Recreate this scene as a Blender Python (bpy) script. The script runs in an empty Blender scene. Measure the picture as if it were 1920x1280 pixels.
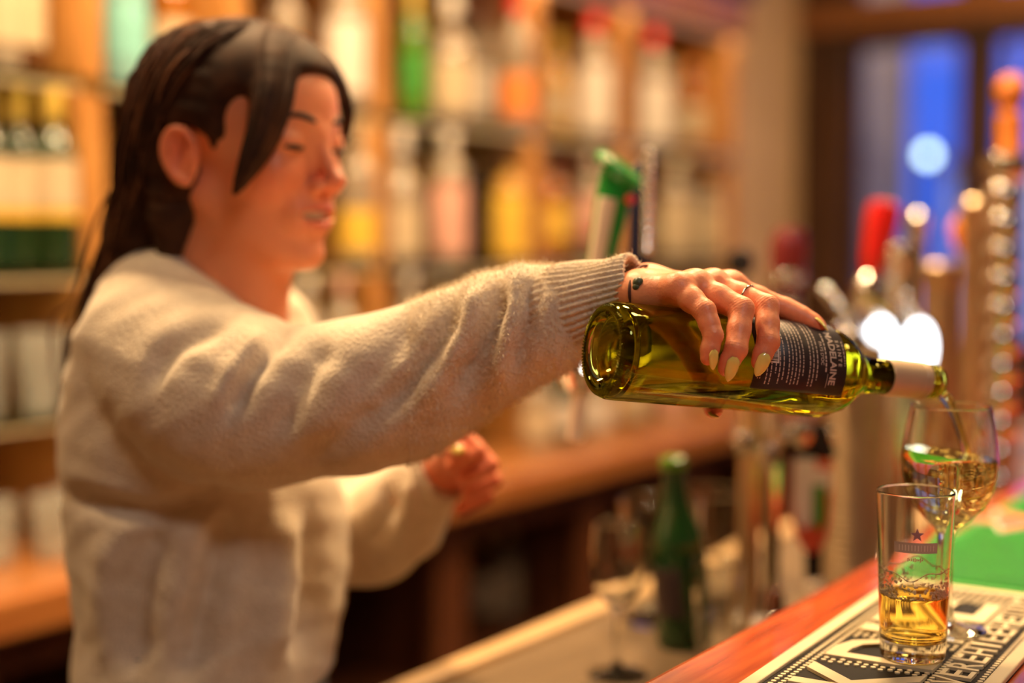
import bpy, bmesh, math, random
import numpy as np
from mathutils import Vector, Matrix

random.seed(7)
rng = np.random.default_rng(7)
sc = bpy.context.scene
COL = sc.collection

# ------------------------------------------------------------------ camera
F_PX = 2667.0
PITCH = math.radians(3.93)
YAW = math.radians(34.0)
CAM_H = 1.43
cp, sp = math.cos(PITCH), math.sin(PITCH)
cy, sy = math.cos(YAW), math.sin(YAW)
camd = bpy.data.cameras.new('camera')
camd.sensor_width = 36.0
camd.lens = 36.0 * F_PX / 1920.0
camd.clip_start = 0.05
camd.dof.use_dof = True
camd.dof.focus_distance = 1.07
camd.dof.aperture_fstop = 1.45
cam = bpy.data.objects.new('camera', camd)
cam.location = (0, 0, CAM_H)
cam.rotation_euler = (math.pi / 2 - PITCH, 0, YAW - math.pi / 2)
COL.objects.link(cam)
sc.camera = cam

# ------------------------------------------------------------------ world, view, lamps
sc.view_settings.view_transform = 'Standard'
sc.view_settings.look = 'None'
sc.view_settings.gamma = 1.0
sc.view_settings.use_curve_mapping = False
sc.view_settings.exposure = 0.0
sc.cycles.max_bounces = 28
sc.cycles.transmission_bounces = 26
sc.cycles.glossy_bounces = 10
sc.cycles.diffuse_bounces = 4
sc.cycles.transparent_max_bounces = 8
sc.cycles.sample_clamp_indirect = 6.0
sc.cycles.blur_glossy = 0.6
sc.cycles.use_denoising = True

world = bpy.data.worlds.new('dusk')
sc.world = world
world.use_nodes = True
bg = world.node_tree.nodes['Background']
bg.inputs[0].default_value = (0.06, 0.16, 0.9, 1)     # blue hour outside the windows
bg.inputs[1].default_value = 1.1

WARM = (1.0, 0.66, 0.33)
NEUT = (1.0, 0.93, 0.86)
LAMPS = [  # x, y, watts, colour, size : unseen ceiling lamps, some added as fill (z just under the ceiling)
    (1.30, 1.45, 62, WARM, 0.30),
    (2.2, 0.95, 52, WARM, 0.30),
    (3.5, 1.2, 22, WARM, 0.30),
    (0.4, 1.55, 15, WARM, 0.30),
    (4.7, 0.9, 20, WARM, 0.30),
    (0.0, -0.7, 11.5, NEUT, 0.5),  # added fill for the side facing the camera, source unseen
    (1.85, 0.25, 17, WARM, 0.30),  # added to brighten the mats and glasses on the bar
    (3.2, -1.0, 12, WARM, 0.5),
]

# ------------------------------------------------------------------ frames
def CW(p):
    """camera-yaw frame (right, forward, up from the lens) -> world; arrays allowed"""
    p = np.asarray(p, float)
    X, Y, Z = p[..., 0], p[..., 1], p[..., 2]
    return np.stack([Y * cy + X * sy, Y * sy - X * cy, Z + CAM_H], -1)

def P(px, py, d):
    xc = (px - 960) / F_PX * d
    yc = (640 - py) / F_PX * d
    return np.array([xc, d * cp + yc * sp, -d * sp + yc * cp])

def at(px, py, d):
    return CW(P(px, py, d))

def atz(px, py, z):
    a = P(px, py, 1.0)
    return CW(a * ((z - CAM_H) / a[2]))

def u_at(px, v):
    xc = (px - 960) / F_PX
    return v * (cy + xc * sy) / (sy - xc * cy)

# ------------------------------------------------------------------ materials
MATS = {}
def pm(name, c1, c2=None, scale=8.0, rough=0.5, metal=0.0, bump=0.0, bscale=None, stretch=(1, 1, 1), trans=0.0,
       ior=1.45, coat=0.0, sheen=0.0, sss=0.0, emit=None, estr=0.0, detail=4.0, spec=0.5):
    """procedural principled material: two colours mixed by noise, noise bump"""
    if name in MATS:
        return MATS[name]
    m = bpy.data.materials.new(name)
    m.use_nodes = True
    nt = m.node_tree
    b = nt.nodes['Principled BSDF']
    tc = nt.nodes.new('ShaderNodeTexCoord')
    mp = nt.nodes.new('ShaderNodeMapping')
    mp.inputs['Scale'].default_value = stretch
    nt.links.new(tc.outputs['Object'], mp.inputs[0])
    nz = nt.nodes.new('ShaderNodeTexNoise')
    nz.inputs['Scale'].default_value = scale
    nz.inputs['Detail'].default_value = detail
    nt.links.new(mp.outputs[0], nz.inputs['Vector'])
    if c2 is None:
        c2 = tuple(min(1, x * 0.82) for x in c1)
    rp = nt.nodes.new('ShaderNodeValToRGB')
    rp.color_ramp.elements[0].position = 0.35
    rp.color_ramp.elements[1].position = 0.65
    rp.color_ramp.elements[0].color = (*c2, 1)
    rp.color_ramp.elements[1].color = (*c1, 1)
    nt.links.new(nz.outputs['Fac'], rp.inputs[0])
    nt.links.new(rp.outputs[0], b.inputs['Base Color'])
    b.inputs['Roughness'].default_value = rough
    b.inputs['Metallic'].default_value = metal
    b.inputs['Transmission Weight'].default_value = trans
    b.inputs['IOR'].default_value = ior
    b.inputs['Coat Weight'].default_value = coat
    b.inputs['Coat Roughness'].default_value = 0.08
    b.inputs['Sheen Weight'].default_value = sheen
    b.inputs['Specular IOR Level'].default_value = spec
    if sheen:
        b.inputs['Sheen Roughness'].default_value = 0.4
    if sss:
        b.inputs['Subsurface Weight'].default_value = sss
        b.inputs['Subsurface Radius'].default_value = (0.012, 0.004, 0.002)
        b.inputs['Subsurface Scale'].default_value = 1.0
    if emit:
        b.inputs['Emission Color'].default_value = (*emit, 1)
        b.inputs['Emission Strength'].default_value = estr
    if bump:
        bp = nt.nodes.new('ShaderNodeBump')
        bp.inputs['Strength'].default_value = bump
        bp.inputs['Distance'].default_value = 0.002
        if bscale:
            n2 = nt.nodes.new('ShaderNodeTexNoise')
            n2.inputs['Scale'].default_value = bscale
            n2.inputs['Detail'].default_value = 3
            nt.links.new(mp.outputs[0], n2.inputs['Vector'])
            nt.links.new(n2.outputs['Fac'], bp.inputs['Height'])
        else:
            nt.links.new(nz.outputs['Fac'], bp.inputs['Height'])
        nt.links.new(bp.outputs[0], b.inputs['Normal'])
    MATS[name] = m
    return m

def glass(name, col, rough=0.0, ior=1.5):
    if name in MATS:
        return MATS[name]
    m = bpy.data.materials.new(name)
    m.use_nodes = True
    nt = m.node_tree
    nt.nodes.remove(nt.nodes['Principled BSDF'])
    g = nt.nodes.new('ShaderNodeBsdfGlass')
    g.inputs['Color'].default_value = (*col, 1)
    g.inputs['Roughness'].default_value = rough
    g.inputs['IOR'].default_value = ior
    nt.links.new(g.outputs[0], nt.nodes['Material Output'].inputs[0])
    MATS[name] = m
    return m

M_WOODRED = pm('bar_wood', (0.60, 0.105, 0.022), (0.36, 0.045, 0.010), 14, 0.22, bump=0.08, stretch=(0.5, 7, 7), coat=0.5)
M_WOODORG = pm('shelf_wood', (0.52, 0.25, 0.07), (0.36, 0.15, 0.035), 10, 0.4, bump=0.06, stretch=(2, 2, 0.4))
M_WOODPANEL = pm('back_panel_wood', (0.56, 0.28, 0.095), (0.44, 0.20, 0.06), 6, 0.45, bump=0.05, stretch=(3, 3, 0.5))
M_WOODDK = pm('dark_wood', (0.075, 0.030, 0.012), (0.035, 0.014, 0.007), 8, 0.4, bump=0.06, stretch=(3, 3, 0.5))
M_WOODMID = pm('mid_wood', (0.30, 0.12, 0.035), (0.2, 0.07, 0.02), 9, 0.35, bump=0.05, stretch=(0.6, 4, 4), coat=0.3)
M_PLASTER = pm('plaster_wall', (0.80, 0.56, 0.32), (0.70, 0.48, 0.26), 3, 0.8, bump=0.1, bscale=60)
M_CEIL = pm('ceiling_paint', (0.34, 0.24, 0.15), None, 3, 0.8, bump=0.05)
M_FLOOR = pm('floor_boards', (0.06, 0.03, 0.02), (0.03, 0.016, 0.012), 5, 0.5, bump=0.1, stretch=(0.5, 5, 1))
M_ROOM = pm('room_wall_paint', (0.38, 0.26, 0.16), (0.32, 0.21, 0.13), 2, 0.8, bump=0.05)
M_CHROME = pm('chrome', (0.86, 0.84, 0.80), (0.80, 0.78, 0.75), 20, 0.10, metal=1.0)
M_BRASS = pm('warm_chrome', (0.82, 0.66, 0.46), (0.70, 0.52, 0.32), 30, 0.32, metal=1.0)
M_STEEL = pm('brushed_steel', (0.22, 0.15, 0.085), (0.16, 0.11, 0.065), 25, 0.42, metal=0.3, bump=0.05, stretch=(0.3, 6, 6))
M_GLASS = glass('clear_glass', (0.98, 0.985, 0.975))
M_SHELFGLASS = glass('shelf_glass', (0.80, 0.90, 0.80))
M_CREAM = pm('cream_rubber', (0.80, 0.68, 0.44), (0.74, 0.61, 0.38), 12, 0.55, bump=0.04)
M_BLACK = pm('black_rubber', (0.010, 0.008, 0.008), None, 12, 0.6, spec=0.15)
M_BLACKGLOSS = pm('black_gloss', (0.012, 0.010, 0.010), None, 12, 0.15)

# ------------------------------------------------------------------ mesh helpers
def mesh_from(name, verts, faces, smooth=False):
    me = bpy.data.meshes.new(name)
    verts = np.asarray(verts, float)
    if isinstance(faces, np.ndarray):
        n = len(faces); k = faces.shape[1]
        me.vertices.add(len(verts)); me.vertices.foreach_set('co', verts.ravel())
        me.loops.add(n * k); me.loops.foreach_set('vertex_index', faces.astype(np.int32).ravel())
        me.polygons.add(n); me.polygons.foreach_set('loop_start', np.arange(0, n * k, k, dtype=np.int32))
        me.update(calc_edges=True)
        me.validate()
    else:
        me.from_pydata([tuple(v) for v in verts], [], faces)
        me.update()
    if smooth:
        me.polygons.foreach_set('use_smooth', [True] * len(me.polygons))
    return me

def link(name, me, m, parent=None, loc=None, rot=None, matrix=None):
    o = bpy.data.objects.new(name, me)
    COL.objects.link(o)
    if m is not None and not me.materials:
        me.materials.append(m)
    if parent is not None:
        o.parent = parent
    if matrix is not None:
        o.matrix_basis = matrix
    if loc is not None:
        o.location = loc
    if rot is not None:
        o.rotation_euler = rot
    return o

def thing(name, label, cat, loc=(0, 0, 0), rotz=0.0, group=None, matrix=None):
    o = bpy.data.objects.new(name, None)
    o.empty_display_size = 0.05
    COL.objects.link(o)
    if matrix is not None:
        o.matrix_basis = matrix
    else:
        o.location = loc
        o.rotation_euler = (0, 0, rotz)
    o['label'] = label
    o['category'] = cat
    if group:
        o['group'] = group
    return o

def tag(o, label, cat, group=None):
    o['label'] = label
    o['category'] = cat
    if group:
        o['group'] = group
    return o

def struct(o):
    o['kind'] = 'structure'
    return o

def box_me(name, lo, hi, bev=0.0, seg=2):
    bm = bmesh.new()
    bmesh.ops.create_cube(bm, size=1)
    lo, hi = Vector(lo), Vector(hi)
    for v in bm.verts:
        v.co = Vector((lo[i] + (v.co[i] + 0.5) * (hi[i] - lo[i]) for i in range(3)))
    if bev:
        bmesh.ops.bevel(bm, geom=list(bm.edges), offset=bev, segments=seg, affect='EDGES', profile=0.5)
    me = bpy.data.meshes.new(name)
    bm.to_mesh(me); bm.free()
    return me

def box(name, lo, hi, m, parent=None, bev=0.0):
    """box given by world corners; its origin sits at the middle of its base"""
    lo, hi = np.array(lo, float), np.array(hi, float)
    c = np.array([(lo[0] + hi[0]) / 2, (lo[1] + hi[1]) / 2, lo[2]])
    return link(name, box_me(name, lo - c, hi - c, bev), m, parent, loc=tuple(c))

def support(prof):
    """extra rings beside sharp corners and at the ends of long straight runs, so smooth shading stays true"""
    p = [np.array(q, float) for q in prof]
    n = len(p)
    out = [p[0]]
    for i in range(n - 1):
        a, b = p[i], p[i + 1]
        L = np.linalg.norm(b - a)
        def need(j, k):          # corner at p[j] towards the other neighbour p[k]
            if k < 0 or k >= n: return None
            M = np.linalg.norm(p[k] - p[j])
            if M < 1e-7 or L < 1e-7: return None
            other = p[i + 1] if j == i else p[i]
            c = np.dot((other - p[j]) / L, (p[j] - p[k]) / M)
            turn = math.degrees(math.acos(max(-1, min(1, c))))
            if turn > 35: return min(0.0008, 0.2 * L)
            if L > 3 * M and turn > 1: return min(0.6 * M, 0.2 * L)
            return None
        e0, e1 = need(i, i - 1), need(i + 1, i + 2)
        if e0: out.append(a + (b - a) * e0 / L)
        if e1: out.append(b + (a - b) * e1 / L)
        out.append(b)
    return [(float(q[0]), float(q[1])) for q in out]

def lathe_vf(prof, seg=32, a0=0.0, a1=2 * math.pi):
    """profile [(r,z)...] turned round z.  r==0 ends collapse to a pole"""
    prof = support(prof)
    full = abs(a1 - a0 - 2 * math.pi) < 1e-6
    n = seg if full else seg + 1
    ang = a0 + (a1 - a0) * np.arange(n) / seg
    verts, rows = [], []
    for r, z in prof:
        if r <= 1e-9:
            rows.append([len(verts)]); verts.append((0, 0, z))
        else:
            rows.append(list(range(len(verts), len(verts) + n)))
            verts += [(r * math.cos(a), r * math.sin(a), z) for a in ang]
    faces = []
    for A, B in zip(rows[:-1], rows[1:]):
        for i in range(seg):
            j = (i + 1) % n
            if len(A) == 1 and len(B) == 1:
                continue
            if len(A) == 1:
                faces.append((A[0], B[j], B[i]))
            elif len(B) == 1:
                faces.append((A[i], A[j], B[0]))
            else:
                faces.append((A[i], A[j], B[j], B[i]))
    return verts, faces

def lathe(name, prof, m, parent=None, seg=32, loc=None, a0=0.0, a1=2 * math.pi, matrix=None, rot=None, smooth=True):
    v, f = lathe_vf(prof, seg, a0, a1)
    return link(name, mesh_from(name, v, f, smooth), m, parent, loc=loc, matrix=matrix, rot=rot)

def smooth_path(pts, n):
    pts = np.asarray(pts, float)
    if len(pts) < 3:
        t = np.linspace(0, 1, n)[:, None]
        return pts[0] * (1 - t) + pts[-1] * t
    k = len(pts)
    ext = np.vstack([2 * pts[0] - pts[1], pts, 2 * pts[-1] - pts[-2]])
    out = []
    for s in np.linspace(0, k - 1, n):
        i = min(int(s), k - 2); t = s - i
        p0, p1, p2, p3 = ext[i], ext[i + 1], ext[i + 2], ext[i + 3]
        out.append(0.5 * ((2 * p1) + (-p0 + p2) * t + (2 * p0 - 5 * p1 + 4 * p2 - p3) * t * t + (-p0 + 3 * p1 - 3 * p2 + p3) * t ** 3))
    return np.array(out)

def tube_vf(path, radii, seg=8, cap=True, off=0):
    path = np.asarray(path, float)
    n = len(path)
    radii = np.broadcast_to(np.asarray(radii, float), (n,))
    T = np.gradient(path, axis=0)
    T /= np.linalg.norm(T, axis=1)[:, None] + 1e-12
    ref = np.array([0, 0, 1.0]) if abs(T[0, 2]) < 0.9 else np.array([1.0, 0, 0])
    nrm = np.cross(T[0], ref); nrm /= np.linalg.norm(nrm)
    verts = []
    for i in range(n):
        nrm = nrm - T[i] * nrm.dot(T[i]); nrm /= np.linalg.norm(nrm) + 1e-12
        b = np.cross(T[i], nrm)
        for k in range(seg):
            a = 2 * math.pi * k / seg
            verts.append(path[i] + radii[i] * (nrm * math.cos(a) + b * math.sin(a)))
    faces = []
    for i in range(n - 1):
        for k in range(seg):
            j = (k + 1) % seg
            faces.append((off + i * seg + k, off + i * seg + j, off + (i + 1) * seg + j, off + (i + 1) * seg + k))
    if cap:
        faces.append(tuple(off + k for k in range(seg))[::-1])
        faces.append(tuple(off + (n - 1) * seg + k for k in range(seg)))
    return verts, faces

def tube(name, pts, radii, m, parent=None, seg=12, n=None, loc=(0, 0, 0)):
    path = smooth_path(pts, n) if n else np.asarray(pts, float)
    if n and not np.isscalar(radii):
        radii = np.interp(np.linspace(0, 1, n), np.linspace(0, 1, len(radii)), radii)
    v, f = tube_vf(path, radii, seg)
    return link(name, mesh_from(name, np.array(v) - np.array(loc), f, True), m, parent, loc=None if parent else loc)

def text_me(name, s, size, extrude=0.0, bold=0.0, xscale=1.0, align='CENTER'):
    """outline text from the built-in font as a mesh in the xy plane"""
    cu = bpy.data.curves.new(name, 'FONT')
    cu.body = s
    cu.size = size
    cu.extrude = extrude
    cu.offset = bold
    cu.align_x = align
    cu.align_y = 'CENTER'
    cu.resolution_u = 3
    o = bpy.data.objects.new(name, cu)
    COL.objects.link(o)
    dg = bpy.context.evaluated_depsgraph_get()
    me = bpy.data.meshes.new_from_object(o.evaluated_get(dg))
    bpy.data.objects.remove(o)
    bpy.data.curves.remove(cu)
    for v in me.vertices:
        v.co.x *= xscale
    return me

# ------------------------------------------------------------------ signed distance modelling + surface nets
class Field:
    def __init__(self, lo, hi, res):
        self.lo = np.array(lo, float); self.res = res
        self.n = np.ceil((np.array(hi, float) - self.lo) / res).astype(int) + 1
        self.F = np.full(self.n, 0.1, np.float32)
    def _win(self, lo, hi):
        a = np.clip(np.floor((np.asarray(lo) - self.lo) / self.res).astype(int), 0, self.n)
        b = np.clip(np.ceil((np.asarray(hi) - self.lo) / self.res).astype(int) + 1, 0, self.n)
        if np.any(b <= a):
            return None
        ax = [(self.lo[i] + self.res * np.arange(a[i], b[i])).astype(np.float32) for i in range(3)]
        g = np.stack(np.meshgrid(*ax, indexing='ij'), -1)
        return (slice(a[0], b[0]), slice(a[1], b[1]), slice(a[2], b[2])), g
    def _mix(self, sl, d, k, sub):
        F = self.F[sl]
        if sub:
            d = -d
            h = np.clip(0.5 - 0.5 * (F - d) / k, 0, 1)
            self.F[sl] = F * (1 - h) + d * h + k * h * (1 - h)
        else:
            h = np.clip(0.5 + 0.5 * (d - F) / k, 0, 1)
            self.F[sl] = d * (1 - h) + F * h - k * h * (1 - h)
    def cone(self, a, b, ra, rb, k=0.004, sub=False):
        a, b = np.asarray(a, float), np.asarray(b, float)
        m = max(ra, rb) + k * 1.5 + 3 * self.res
        w = self._win(np.minimum(a, b) - m, np.maximum(a, b) + m)
        if w is None: return
        sl, g = w
        ab = (b - a).astype(np.float32)
        t = np.clip(((g - a.astype(np.float32)) @ ab) / max(float(ab @ ab), 1e-12), 0, 1)
        d = np.linalg.norm(g - a.astype(np.float32) - t[..., None] * ab, axis=-1) - (ra + (rb - ra) * t)
        self._mix(sl, d, k, sub)
    def chain(self, pts, rad, k=0.004, sub=False):
        for i in range(len(pts) - 1):
            self.cone(pts[i], pts[i + 1], rad[i], rad[i + 1], k, sub)
    def ell(self, c, r, k=0.004, sub=False, R=None):
        c, r = np.asarray(c, float), np.asarray(r, float)
        m = r.max() + k * 1.5 + 3 * self.res
        ext = (r if R is None else np.full(3, r.max())) + k * 1.5 + 3 * self.res
        w = self._win(c - ext, c + ext)
        if w is None: return
        sl, g = w
        q = g - c.astype(np.float32)
        if R is not None:
            q = q @ np.asarray(R, np.float32)
        k0 = np.linalg.norm(q / r.astype(np.float32), axis=-1)
        k1 = np.linalg.norm(q / (r * r).astype(np.float32), axis=-1) + 1e-9
        self._mix(sl, k0 * (k0 - 1) / k1, k, sub)
    def loft(self, st, k=0.02):
        """vertical loft: stations (z, cx, cy, a, b, yaw)"""
        st = sorted(st)
        z = [s[0] for s in st]
        m = max(max(s[3], s[4]) for s in st) + k + 3 * self.res
        lo = np.array([min(s[1] for s in st) - m, min(s[2] for s in st) - m, z[0] - 3 * self.res])
        hi = np.array([max(s[1] for s in st) + m, max(s[2] for s in st) + m, z[-1] + 3 * self.res])
        w = self._win(lo, hi)
        sl, g = w
        Z = g[0, 0, :, 2]
        I = [np.interp(Z, z, [s[j] for s in st]).astype(np.float32) for j in range(1, 6)]
        x = g[..., 0] - I[0]; y = g[..., 1] - I[1]
        c, s_ = np.cos(I[4]), np.sin(I[4])
        u = x * c + y * s_; v = -x * s_ + y * c
        k0 = np.sqrt((u / I[2]) ** 2 + (v / I[3]) ** 2)
        k1 = np.sqrt((u / I[2] ** 2) ** 2 + (v / I[3] ** 2) ** 2) + 1e-6
        d = k0 * (k0 - 1) / k1
        d = np.maximum(d, np.maximum(z[0] - g[..., 2], g[..., 2] - z[-1]))
        self._mix(sl, d.astype(np.float32), k, False)
    def mesh(self, smooth=1):
        F = self.F
        S = F < 0
        nx, ny, nz = F.shape
        cs = (nx - 1, ny - 1, nz - 1)
        cnt = np.zeros(cs, np.int8)
        for dx in (0, 1):
            for dy in (0, 1):
                for dz in (0, 1):
                    cnt += S[dx:nx - 1 + dx, dy:ny - 1 + dy, dz:nz - 1 + dz]
        cells = np.argwhere((cnt > 0) & (cnt < 8))
        idx = np.full(cs, -1, np.int64)
        idx[tuple(cells.T)] = np.arange(len(cells))
        acc = np.zeros((len(cells), 3)); num = np.zeros(len(cells))
        corners = [(a, b, c) for a in (0, 1) for b in (0, 1) for c in (0, 1)]
        for A in corners:
            for ax in range(3):
                if A[ax]: continue
                B = list(A); B[ax] = 1
                fa = F[tuple((cells + A).T)]; fb = F[tuple((cells + B).T)]
                cr = (fa < 0) != (fb < 0)
                t = np.where(cr, fa / np.where(cr, fa - fb, 1), 0)
                p = np.tile(np.array(A, float), (len(cells), 1)); p[:, ax] = t
                acc += p * cr[:, None]; num += cr
        V = (cells + acc / num[:, None]) * self.res + self.lo
        quads = []
        for ax in range(3):
            o1, o2 = [(1, 2), (2, 0), (0, 1)][ax]
            sa = [slice(None)] * 3; sb = [slice(None)] * 3
            sa[ax] = slice(0, -1); sb[ax] = slice(1, None)
            e = np.argwhere(S[tuple(sa)] != S[tuple(sb)])
            ok = (e[:, o1] > 0) & (e[:, o2] > 0) & (e[:, o1] < F.shape[o1] - 1) & (e[:, o2] < F.shape[o2] - 1)
            e = e[ok]
            def cell(d1, d2):
                q = e.copy(); q[:, o1] -= d1; q[:, o2] -= d2
                return idx[tuple(q.T)]
            q = np.stack([cell(1, 1), cell(0, 1), cell(0, 0), cell(1, 0)], 1)
            inside = S[tuple(e.T)]
            q[~inside] = q[~inside][:, ::-1]
            quads.append(q)
        Q = np.concatenate(quads)
        Q = Q[(Q >= 0).all(1)]
        for _ in range(smooth):
            s = np.zeros_like(V); c = np.zeros(len(V))
            for a, b in ((0, 1), (1, 2), (2, 3), (3, 0)):
                np.add.at(s, Q[:, a], V[Q[:, b]]); np.add.at(c, Q[:, a], 1)
                np.add.at(s, Q[:, b], V[Q[:, a]]); np.add.at(c, Q[:, b], 1)
            V = 0.5 * V + 0.5 * s / np.maximum(c, 1)[:, None]
        return V, Q

def normals_of(V, Q):
    a = V[Q[:, 2]] - V[Q[:, 0]]; b = V[Q[:, 3]] - V[Q[:, 1]]
    fn = np.cross(a, b)
    N = np.zeros_like(V)
    for i in range(4):
        np.add.at(N, Q[:, i], fn)
    return N / (np.linalg.norm(N, axis=1)[:, None] + 1e-12)

def px_of(V):
    """pixels and depth of camera-frame points"""
    d = V[:, 1] * cp - V[:, 2] * sp
    yc = V[:, 1] * sp + V[:, 2] * cp
    return 960 + F_PX * V[:, 0] / d, 640 - F_PX * yc / d, d

# ================================================================== the room
X0, X1, Y0, Y1, ZC = -2.4, 5.65, -2.9, 2.35, 2.95
struct(box('floor', (X0, Y0, -0.05), (X1, Y1, 0.0), M_FLOOR))
struct(box('ceiling', (X0, Y0, ZC), (X1, Y1, ZC + 0.05), M_CEIL))
struct(box('wall_back', (X0, Y1, 0), (X1 + 0.1, Y1 + 0.1, ZC), M_PLASTER))
struct(box('wall_left', (X0 - 0.1, Y0, 0), (X0, Y1, ZC), M_ROOM))
struct(box('wall_front', (X0, Y0 - 0.1, 0), (X1, Y0, ZC), M_ROOM))
# end wall: dark timber frame with window openings
struct(box('wall_right', (X1, Y0, 0), (X1 + 0.1, Y1, 1.0), M_WOODDK))
struct(box('trim_1', (X1 - 0.01, Y0, 2.22), (X1 + 0.1, Y1, 2.29), M_WOODDK))
struct(box('trim_2', (X1 - 0.06, Y0, 2.29), (X1 + 0.1, Y1, 2.41), M_WOODMID, bev=0.01))
struct(box('trim_3', (X1, Y0, 2.80), (X1 + 0.1, Y1, ZC), M_WOODDK))
MULL = [(2.135, 2.35), (1.585, 1.675), (1.045, 1.13), (0.50, 0.585), (-0.04, 0.045), (-0.585, -0.5)]
tn = 4
for a, b in MULL:
    struct(box('trim_%d' % tn, (X1 - 0.03, a, 1.0), (X1 + 0.1, b, 2.80), M_WOODDK, bev=0.006)); tn += 1
struct(box('wall_right_end', (X1, Y0, 1.0), (X1 + 0.1, -0.585, 2.80), M_WOODDK))
wn = 1
for (a0, b0), (a1, b1) in zip(MULL[:-1], MULL[1:]):
    w = struct(box('window_%d' % wn, (X1 + 0.04, b1, 1.0), (X1 + 0.075, a0, 1.05), M_WOODDK))
    for nm, lo, hi in (('stile', (X1 + 0.03, b1, 1.05), (X1 + 0.07, b1 + 0.03, 2.80)), ('stile', (X1 + 0.03, a0 - 0.03, 1.05), (X1 + 0.07, a0, 2.80))):
        o = box(nm, lo, hi, M_WOODDK); o.location -= w.location; o.parent = w
    for z0, z1 in ((1.05, 2.22), (2.41, 2.80)):
        o = box('pane', (X1 + 0.048, b1 + 0.03, z0), (X1 + 0.053, a0 - 0.03, z1), M_GLASS); o.location -= w.location; o.parent = w
    wn += 1

# ceiling lamps: unseen fixtures above the bar and the room, some added to brighten
for i, (x, y, w, c, s) in enumerate(LAMPS):
    t = thing('unseen_ceiling_lamp', ['frosted glass ceiling lamp above the woman at the bar', 'frosted ceiling lamp over the beer taps',
              'frosted ceiling lamp above the far shelves', 'frosted ceiling lamp over the left end of the back bar', 'frosted ceiling lamp near the dark framed window',
              'large added fill lamp above the place of the camera', 'ceiling lamp added to brighten the bar mats and glasses', 'large ceiling lamp over the far guest area'][i],
              'lamp', (x, y, ZC), 0, 'ceiling lamps')
    lathe('housing', [(0, 0), (s / 2 + 0.02, 0), (s / 2 + 0.02, -0.05), (s / 2 + 0.005, -0.05), (s / 2 + 0.005, -0.02), (0, -0.02)][::-1], M_BRASS, t, 28)
    e = pm('lamp_diffuser_%s' % ('warm' if c is WARM else 'neutral'), c, c, 3, 0.5, emit=c, estr=3.0)
    lathe('diffuser', [(0, -0.022), (s / 2, -0.022), (s / 2, -0.045), (0, -0.05)][::-1], e, t, 28)
    ld = bpy.data.lights.new('lamp_light', 'AREA')
    ld.shape = 'DISK'; ld.size = s; ld.energy = w; ld.color = c
    lo = bpy.data.objects.new('lamp_light', ld); COL.objects.link(lo)
    lo.parent = t; lo.location = (0, 0, -0.055)

# ================================================================== outside the window
M_FACADE = pm('street_facade', (0.36, 0.25, 0.15), (0.26, 0.18, 0.11), 2, 0.9, bump=0.1)
M_PALE = pm('pale_render', (0.80, 0.82, 0.78), (0.70, 0.72, 0.70), 2, 0.9)
M_FACADE2 = pm('dim_shop_window', (0.30, 0.22, 0.15), (0.2, 0.15, 0.1), 3, 0.3, emit=(1.0, 0.72, 0.45), estr=0.06)
t = thing('street_building', 'grey stone building across the street behind the left window pane', 'building', (9.0, 4.2, 0))
link('facade', box_me('facade', (0, -1.12, 0), (0.2, 3, 6)), M_FACADE, t)
for k in range(3):
    link('window', box_me('dark_pane', (-0.03, -1.0 + k * 0.95, 2.05), (0.02, -0.55 + k * 0.95, 2.85)), M_FACADE2, t)
t = thing('street_building', 'low pale building seen through the window behind the red tap', 'building', (9.6, 2.50, 0))
link('facade', box_me('facade', (0, -0.5, 0), (1.0, 0.44, 1.92)), M_PALE, t)
link('roof', box_me('roof', (-0.06, -0.56, 1.92), (1.06, 0.47, 2.0)), M_FACADE, t)
t = thing('street_building', 'dark building beyond the right hand window', 'building', (10.9, 0.8, 0))
link('facade', box_me('facade', (0, -3, 0), (1.5, 1.0, 1.95)), M_FACADE, t)
link('roof', box_me('roof', (-0.08, -3.05, 1.95), (1.55, 1.05, 2.05)), M_WOODDK, t)
M_STREETLAMP = pm('street_lamp_glow', (1, 1, 1), None, 3, 0.4, emit=(0.72, 1.0, 0.93), estr=90)
for (px, py, d, r, lab) in ((1740, 290, 8.0, 0.034, 'white globe street lamp glowing behind the window above the red tap'),
                            (1912, 8, 8.0, 0.03, 'bright street lamp at the top right corner of the window')):
    q = at(px, py, d)
    t = thing('street_lamp', lab, 'street lamp', (q[0], q[1], 0))
    lathe('globe', [(r * math.sin(a), q[2] - r * math.cos(a)) for a in np.linspace(0, math.pi, 13)], M_STREETLAMP, t, 20)
    ld = bpy.data.lights.new('facade_fill_light', 'POINT'); ld.energy = 70; ld.color = (1.0, 0.84, 0.66); ld.shadow_soft_size = 0.1  # unseen light added above the globe to brighten the facades
    lo = bpy.data.objects.new('facade_fill_light', ld); COL.objects.link(lo); lo.parent = t; lo.location = (-0.05, 0, q[2] + 1.4)
    lathe('post', [(0, 0), (0.06, 0), (0.05, 0.3), (0.025, 0.35), (0.02, q[2] - r), (0, q[2] - r)], M_WOODDK, t, 12)

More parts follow.
